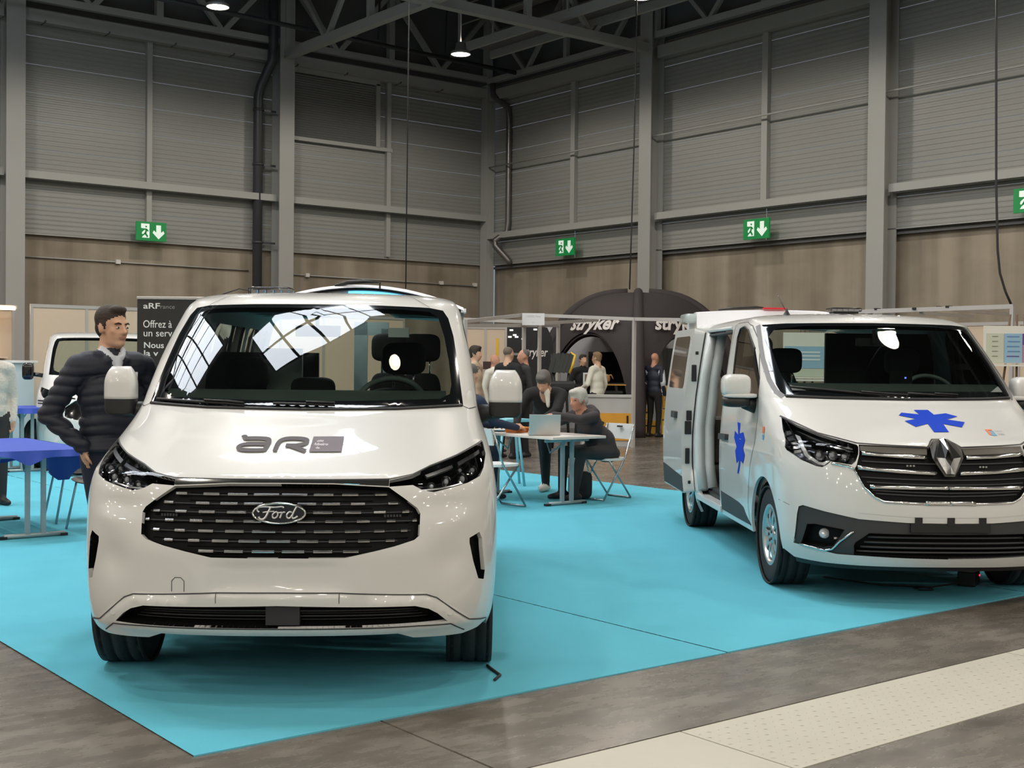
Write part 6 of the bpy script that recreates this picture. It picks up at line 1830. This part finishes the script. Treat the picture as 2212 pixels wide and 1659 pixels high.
# ---- the man in the padded jacket
mp = at(238, 1338, 7.20); mp = Vector((mp.x, mp.y, CZ))
def jacket_post(V, N, tg):
    z = V[:, 2]; m = (tg == 'top') & (z > .98)
    ph = (z + .018 * V[:, 1] + .006 * np.sin(V[:, 0] * 23)) / .056
    q = np.abs(np.sin(PI * ph)) ** .6
    fade = np.clip((1.47 - z) / .05, 0, 1)
    V = V + N * (m * fade * (.012 * q - .006))[:, None]
    return V
def man_extra(F, S):
    # collar, open neck with shirt
    F.cap(S(-.075, .03, 1.50), S(-.05, -.07, 1.47), .032, .026, 'top'); F.cap(S(.075, .03, 1.50), S(.05, -.07, 1.47), .032, .026, 'top')
    F.cap(S(-.058, -.01, 1.535), S(-.026, -.085, 1.49), .016, .014, 'shirt'); F.cap(S(.058, -.01, 1.535), S(.026, -.085, 1.49), .016, .014, 'shirt')
    F.cap(S(0, -.085, 1.475), S(0, -.132, 1.36), .026, .018, 'shirt')
    F.ell(S(0, -.02, .99), (.185, .145, .05), 'top')
man = standing('person', 'man in a navy padded jacket with hands in his pockets beside the near van', mp, facecam(mp, .42), dict(skin=m_skin, hair=m_hbrown, lip=m_lip, top=m_navy, bottom=m_jeans, shoe=m_shoe, shirt=m_shirt), 1.80, 'short',
         armL=((.315, .05, 1.17), (.19, -.06, 1.00), (-.25, .35, -.9)), armR=((-.325, .07, 1.17), (-.185, -.07, 1.00), (.25, .35, -.9)), w=1.12, look=.32, legx=.11, kneeopen=.085, voxel=.0085, post=jacket_post, extra=man_extra)
Mh = Matrix.Rotation(.32, 3, 'Z'); _k = 1.80 / 1.78; _hc = Vector((0, -.015 * _k, 1.655 * _k))
for s in (-1, 1):
    e = _hc + Mh @ Vector((s * .031, -.0815, -.002)) * _k
    MB().ell(e, (.0115, .008, .0048), 8, Mh).build('eye', m_eyew, man)
    MB().ell(e + Mh @ Vector((0, -.0065, 0)), (.0055, .0036, .0048), 8, Mh).build('iris', m_eyed, man)
    MB().tube([_hc + Mh @ Vector((s * q[0], q[1], q[2])) * _k for q in ((.014, -.0915, .018), (.032, -.0905, .023), (.050, -.078, .017))], [.0035, .0048, .003], 8).build('eyebrow', m_hbrown, man)
m_zip = mat('zip tape', (.03, .032, .04), .5)
# ---- the two men at the laptop table
def seatedman():
    base = Vector((9.45, 10.5, CZ))
    t = thing('person', 'grey haired man in a dark parka seated and reaching over the pale table', 'person', base, 0)
    F = Fig(); B = lambda x, y, z: Vector((x - base.x, y - base.y, z))
    f = Vector((-1, .10, 0))
    pel, chest = B(9.56, 10.48, .54), B(9.36, 10.52, .80)
    shR, shL = B(9.29, 10.72, .92), B(9.26, 10.33, .92)   # facing -x: his left is towards -y
    torso(F, pel, chest, shL, shR, f, 1.08)
    F.ell(B(9.50, 10.50, .64), (.165, .18, .16), 'top')
    arm(F, shL, B(9.00, 10.27, .90), B(8.76, 10.43, .95), 1.05, 'top', (-1, .4, -.1), (0, 0, 1))
    arm(F, shR, B(9.08, 10.86, .82), B(8.92, 10.80, .81), 1.05, 'top', (-1, -.2, -.2), (0, 0, 1))
    leg(F, B(9.52, 10.38, .52), B(9.10, 10.36, .53), B(9.08, 10.44, .09), B(8.9, 10.46, .05))
    leg(F, B(9.52, 10.60, .52), B(9.12, 10.68, .53), B(9.14, 10.72, .09), B(8.95, 10.74, .05))
    Mh = frame((-.97, .10, -.16))
    head(F, B(9.17, 10.50, 1.10), Mh, 'full', 1.0)
    F.cap(B(9.21, 10.52, 1.00), B(9.27, 10.52, .93), .06, .075, 'skin')
    F.cap(B(9.31, 10.38, .955), B(9.37, 10.52, .985), .06, .07, 'top'); F.cap(B(9.37, 10.52, .985), B(9.31, 10.66, .955), .07, .06, 'top')
    F.build('body', dict(skin=m_skin2, hair=m_hsilver, lip=m_lip, top=m_plum, bottom=m_char, shoe=m_shoe), .013, t)
    for y in (10.46, ): boxo('eye', B(9.09, 10.455, 1.10), (.012, .012, .008), m_eyed, t)
seatedman()
def leaningman():
    base = Vector((9.42, 11.45, CZ))
    t = thing('person', 'bearded man in a black suit bending over the pale table', 'person', base, 0)
    F = Fig(); B = lambda x, y, z: Vector((x - base.x, y - base.y, z))
    f = Vector((-.86, -.50, 0))
    pel, chest = B(9.48, 11.40, .86), B(9.36, 11.24, 1.05)
    shL, shR = B(9.36, 11.00, 1.15), B(9.16, 11.34, 1.15)
    torso(F, pel, chest, shL, shR, f + Vector((0, 0, -.45)), 1.12)
    arm(F, shL, B(9.14, 10.84, .97), B(8.93, 10.90, .84), 1.1, 'top', (-.9, .2, -.4), (0, 0, 1))
    arm(F, shR, B(8.98, 11.32, .95), B(8.84, 11.16, .82), 1.1, 'top', (-.3, -.9, -.4), (0, 0, 1))
    leg(F, B(9.40, 11.36, .88), B(9.45, 11.38, .48), B(9.52, 11.46, .09), B(9.38, 11.38, .05), 1.0)
    leg(F, B(9.47, 11.50, .88), B(9.55, 11.54, .48), B(9.66, 11.64, .09), B(9.52, 11.56, .05), 1.0)
    Mh = frame((-.72, -.38, -.58), (-.25, -.2, .95))
    head(F, B(9.13, 11.05, 1.285), Mh, 'full', 1.0, beard=True)
    F.cap(B(9.17, 11.08, 1.21), B(9.25, 11.14, 1.12), .058, .07, 'skin')
    F.cap(B(9.16, 11.02, 1.18), B(9.16, 11.00, 1.02), .035, .022, 'shirt')
    F.build('body', dict(skin=m_skin, hair=m_hgrey, beard=m_hgrey, lip=m_lip, top=m_blk, bottom=m_blk, shoe=m_wshoe, shirt=m_white), .013, t)
leaningman()
def writingman():
    base = Vector((8.05, 11.15, CZ))
    t = thing('person', 'man in a navy jacket with glasses on his head, seated behind the van mirror', 'person', base, 0)
    F = Fig(); B = lambda x, y, z: Vector((x - base.x, y - base.y, z))
    f = Vector((1, .1, 0))
    pel, chest = B(8.02, 11.15, .56), B(8.10, 11.14, .93)
    shL, shR = B(8.16, 11.33, 1.08), B(8.16, 10.95, 1.08)
    torso(F, pel, chest, shL, shR, f, 1.06)
    arm(F, shL, B(8.34, 11.45, .86), B(8.60, 11.32, .80), 1.05, 'top', (1, -.3, -.1), (0, 0, 1))
    arm(F, shR, B(8.32, 10.90, .86), B(8.58, 10.84, .80), 1.05, 'top', (1, .2, -.1), (0, 0, 1))
    leg(F, B(8.05, 11.25, .52), B(8.42, 11.27, .54), B(8.40, 11.27, .09), B(8.6, 11.27, .05)); leg(F, B(8.05, 11.05, .52), B(8.42, 11.03, .54), B(8.40, 11.03, .09), B(8.6, 11.03, .05))
    Mh = frame((.75, .5, -.35))
    head(F, B(8.20, 11.16, 1.36), Mh, 'crop', 1.02)
    F.cap(B(8.18, 11.15, 1.26), B(8.14, 11.14, 1.14), .058, .07, 'skin')
    F.build('body', dict(skin=m_skin, hair=m_hgrey, lip=m_lip, top=mat('navy cloth', (.012, .022, .05), .8), bottom=m_jeans, shoe=m_shoe), .014, t)
    c = B(8.20, 11.16, 1.36)
    for s in (-1, 1): MB().tube([c + Mh @ Vector((s * .035 + .028 * math.cos(a), -.045 - .0, .105 + .02 * math.sin(a))) for a in np.linspace(0, 2 * PI, 15)[:-1]], .004, 6, closed=True).build('glasses', m_gloss, t)
writingman()
# ---- visitors in the background
def bg(label, px, d, turn, mats, hgt, **kw):
    p = gp(px, d, 0.0); p.z = 0.0
    return standing('person', label, p, facecam(p, turn), mats, hgt, **kw)
M_ = lambda **k: dict(dict(skin=m_skin, hair=m_hshort, lip=m_lip, bottom=m_blk, shoe=m_shoe, beard=m_hshort), **k)
bg('man in a black suit seen from behind next to the white frame post', 1098, 20.0, 2.5, M_(top=m_blk), 1.77, voxel=.02, w=1.15, hair='crop', hands=False)
bg('balding man in a charcoal jacket behind the white frame post', 1132, 20.4, -1.3, M_(top=m_char, skin=m_skin2, hair=m_hgrey), 1.74, voxel=.02, hair='crop', hands=False)
bg('bald man looking down behind the navy jacket man', 1068, 21.4, .9, M_(top=m_white, skin=m_skin2), 1.66, voxel=.02, hair='none', hands=False)
bg('dark haired visitor in a beige top at the edge of the near van', 1026, 20.6, 1.2, M_(top=mat('beige top', (.50, .38, .28), .8), hair=m_hbrown), 1.78, voxel=.02, hair='full', hands=False)
bg('dark haired man in a black polo gesturing under the tent', 1259, 25.0, .5, M_(top=m_blk, hair=m_hbrown), 1.70, voxel=.018, armL=((.27, .0, 1.12), (.10, -.22, 1.14), (-.8, -.3, .3)), armR=((-.30, .02, 1.16), (-.14, -.20, 1.10), (.8, -.3, .1)))
bg('man in a cream shirt seen from behind under the tent', 1290, 24.2, -2.2, M_(top=m_white, hair=m_hfair, bottom=m_char), 1.74, voxel=.018, hair='short', armL=((.26, -.05, 1.15), (.14, -.25, 1.08), (-.2, -1, -.1)))
def vest_extra(F, S):
    for s in (1, -1): F.cap(S(s * .19, .0, 1.40), S(s * .255, .02, 1.15), .067, .057, 'shirt'); F.cap(S(s * .25, .03, 1.15), S(s * .235, -.06, .92), .054, .042, 'shirt')
bg('bald man in a navy padded vest and pale sleeves beside the tent leg', 1414, 26.4, 2.4, M_(top=m_navy, shirt=m_shirt, skin=m_skin2), 1.76, voxel=.018, hair='none', extra=vest_extra, w=1.05)
pw = at(-20, 1000, 12.9)
standing('person', 'person in a cream knitted sweater cut by the left edge', Vector((pw.x, pw.y, CZ)), facecam(pw, .3), M_(top=m_knit, hair=m_hbrown, bottom=m_char), 1.72, voxel=.016, armL=((.235, .03, 1.13), (.215, -.05, .90), (0, -.1, -1)))
# ---- person inside the ambulance
def amb():
    base = ren.matrix_world @ Vector((0, 0, 0))
    t = thing('person', 'person in dark clothes inside the open side door of the ambulance', 'person', (6.9723, 4.4782, .006), -A_R)
    F = Fig()
    torso(F, (-.30, 3.30, 1.15), (-.42, 3.12, 1.42), (-.30, 3.05, 1.52), (-.62, 3.2, 1.50), (-.5, -.8, -.4), 1.0)
    arm(F, Vector((-.62, 3.2, 1.5)), Vector((-.68, 3.05, 1.28)), Vector((-.58, 2.98, 1.14)), 1.0, 'top', (.5, -.3, -.4))
    arm(F, Vector((-.30, 3.05, 1.52)), Vector((-.22, 2.95, 1.30)), Vector((-.3, 2.9, 1.15)), 1.0, 'top', (-.3, -.3, -.4))
    leg(F, Vector((-.22, 3.3, 1.05)), Vector((-.25, 3.12, .78)), Vector((-.25, 3.3, .50)), Vector((-.3, 3.1, .5))); F.p = F.p[:-2]
    leg(F, Vector((-.38, 3.35, 1.05)), Vector((-.42, 3.15, .78)), Vector((-.42, 3.35, .50)), Vector((-.4, 3.1, .5))); F.p = F.p[:-2]
    F.cap((-.25, 3.32, .47), (-.28, 3.16, .465), .04, .035, 'shoe'); F.cap((-.42, 3.37, .47), (-.45, 3.21, .465), .04, .035, 'shoe')
    head(F, Vector((-.47, 2.98, 1.62)), frame((-.3, -.8, -.5)), 'short', .95)
    F.build('body', dict(skin=m_skin, hair=m_hbrown, lip=m_lip, top=m_blk, bottom=m_char, shoe=m_shoe), .016, t)
amb()
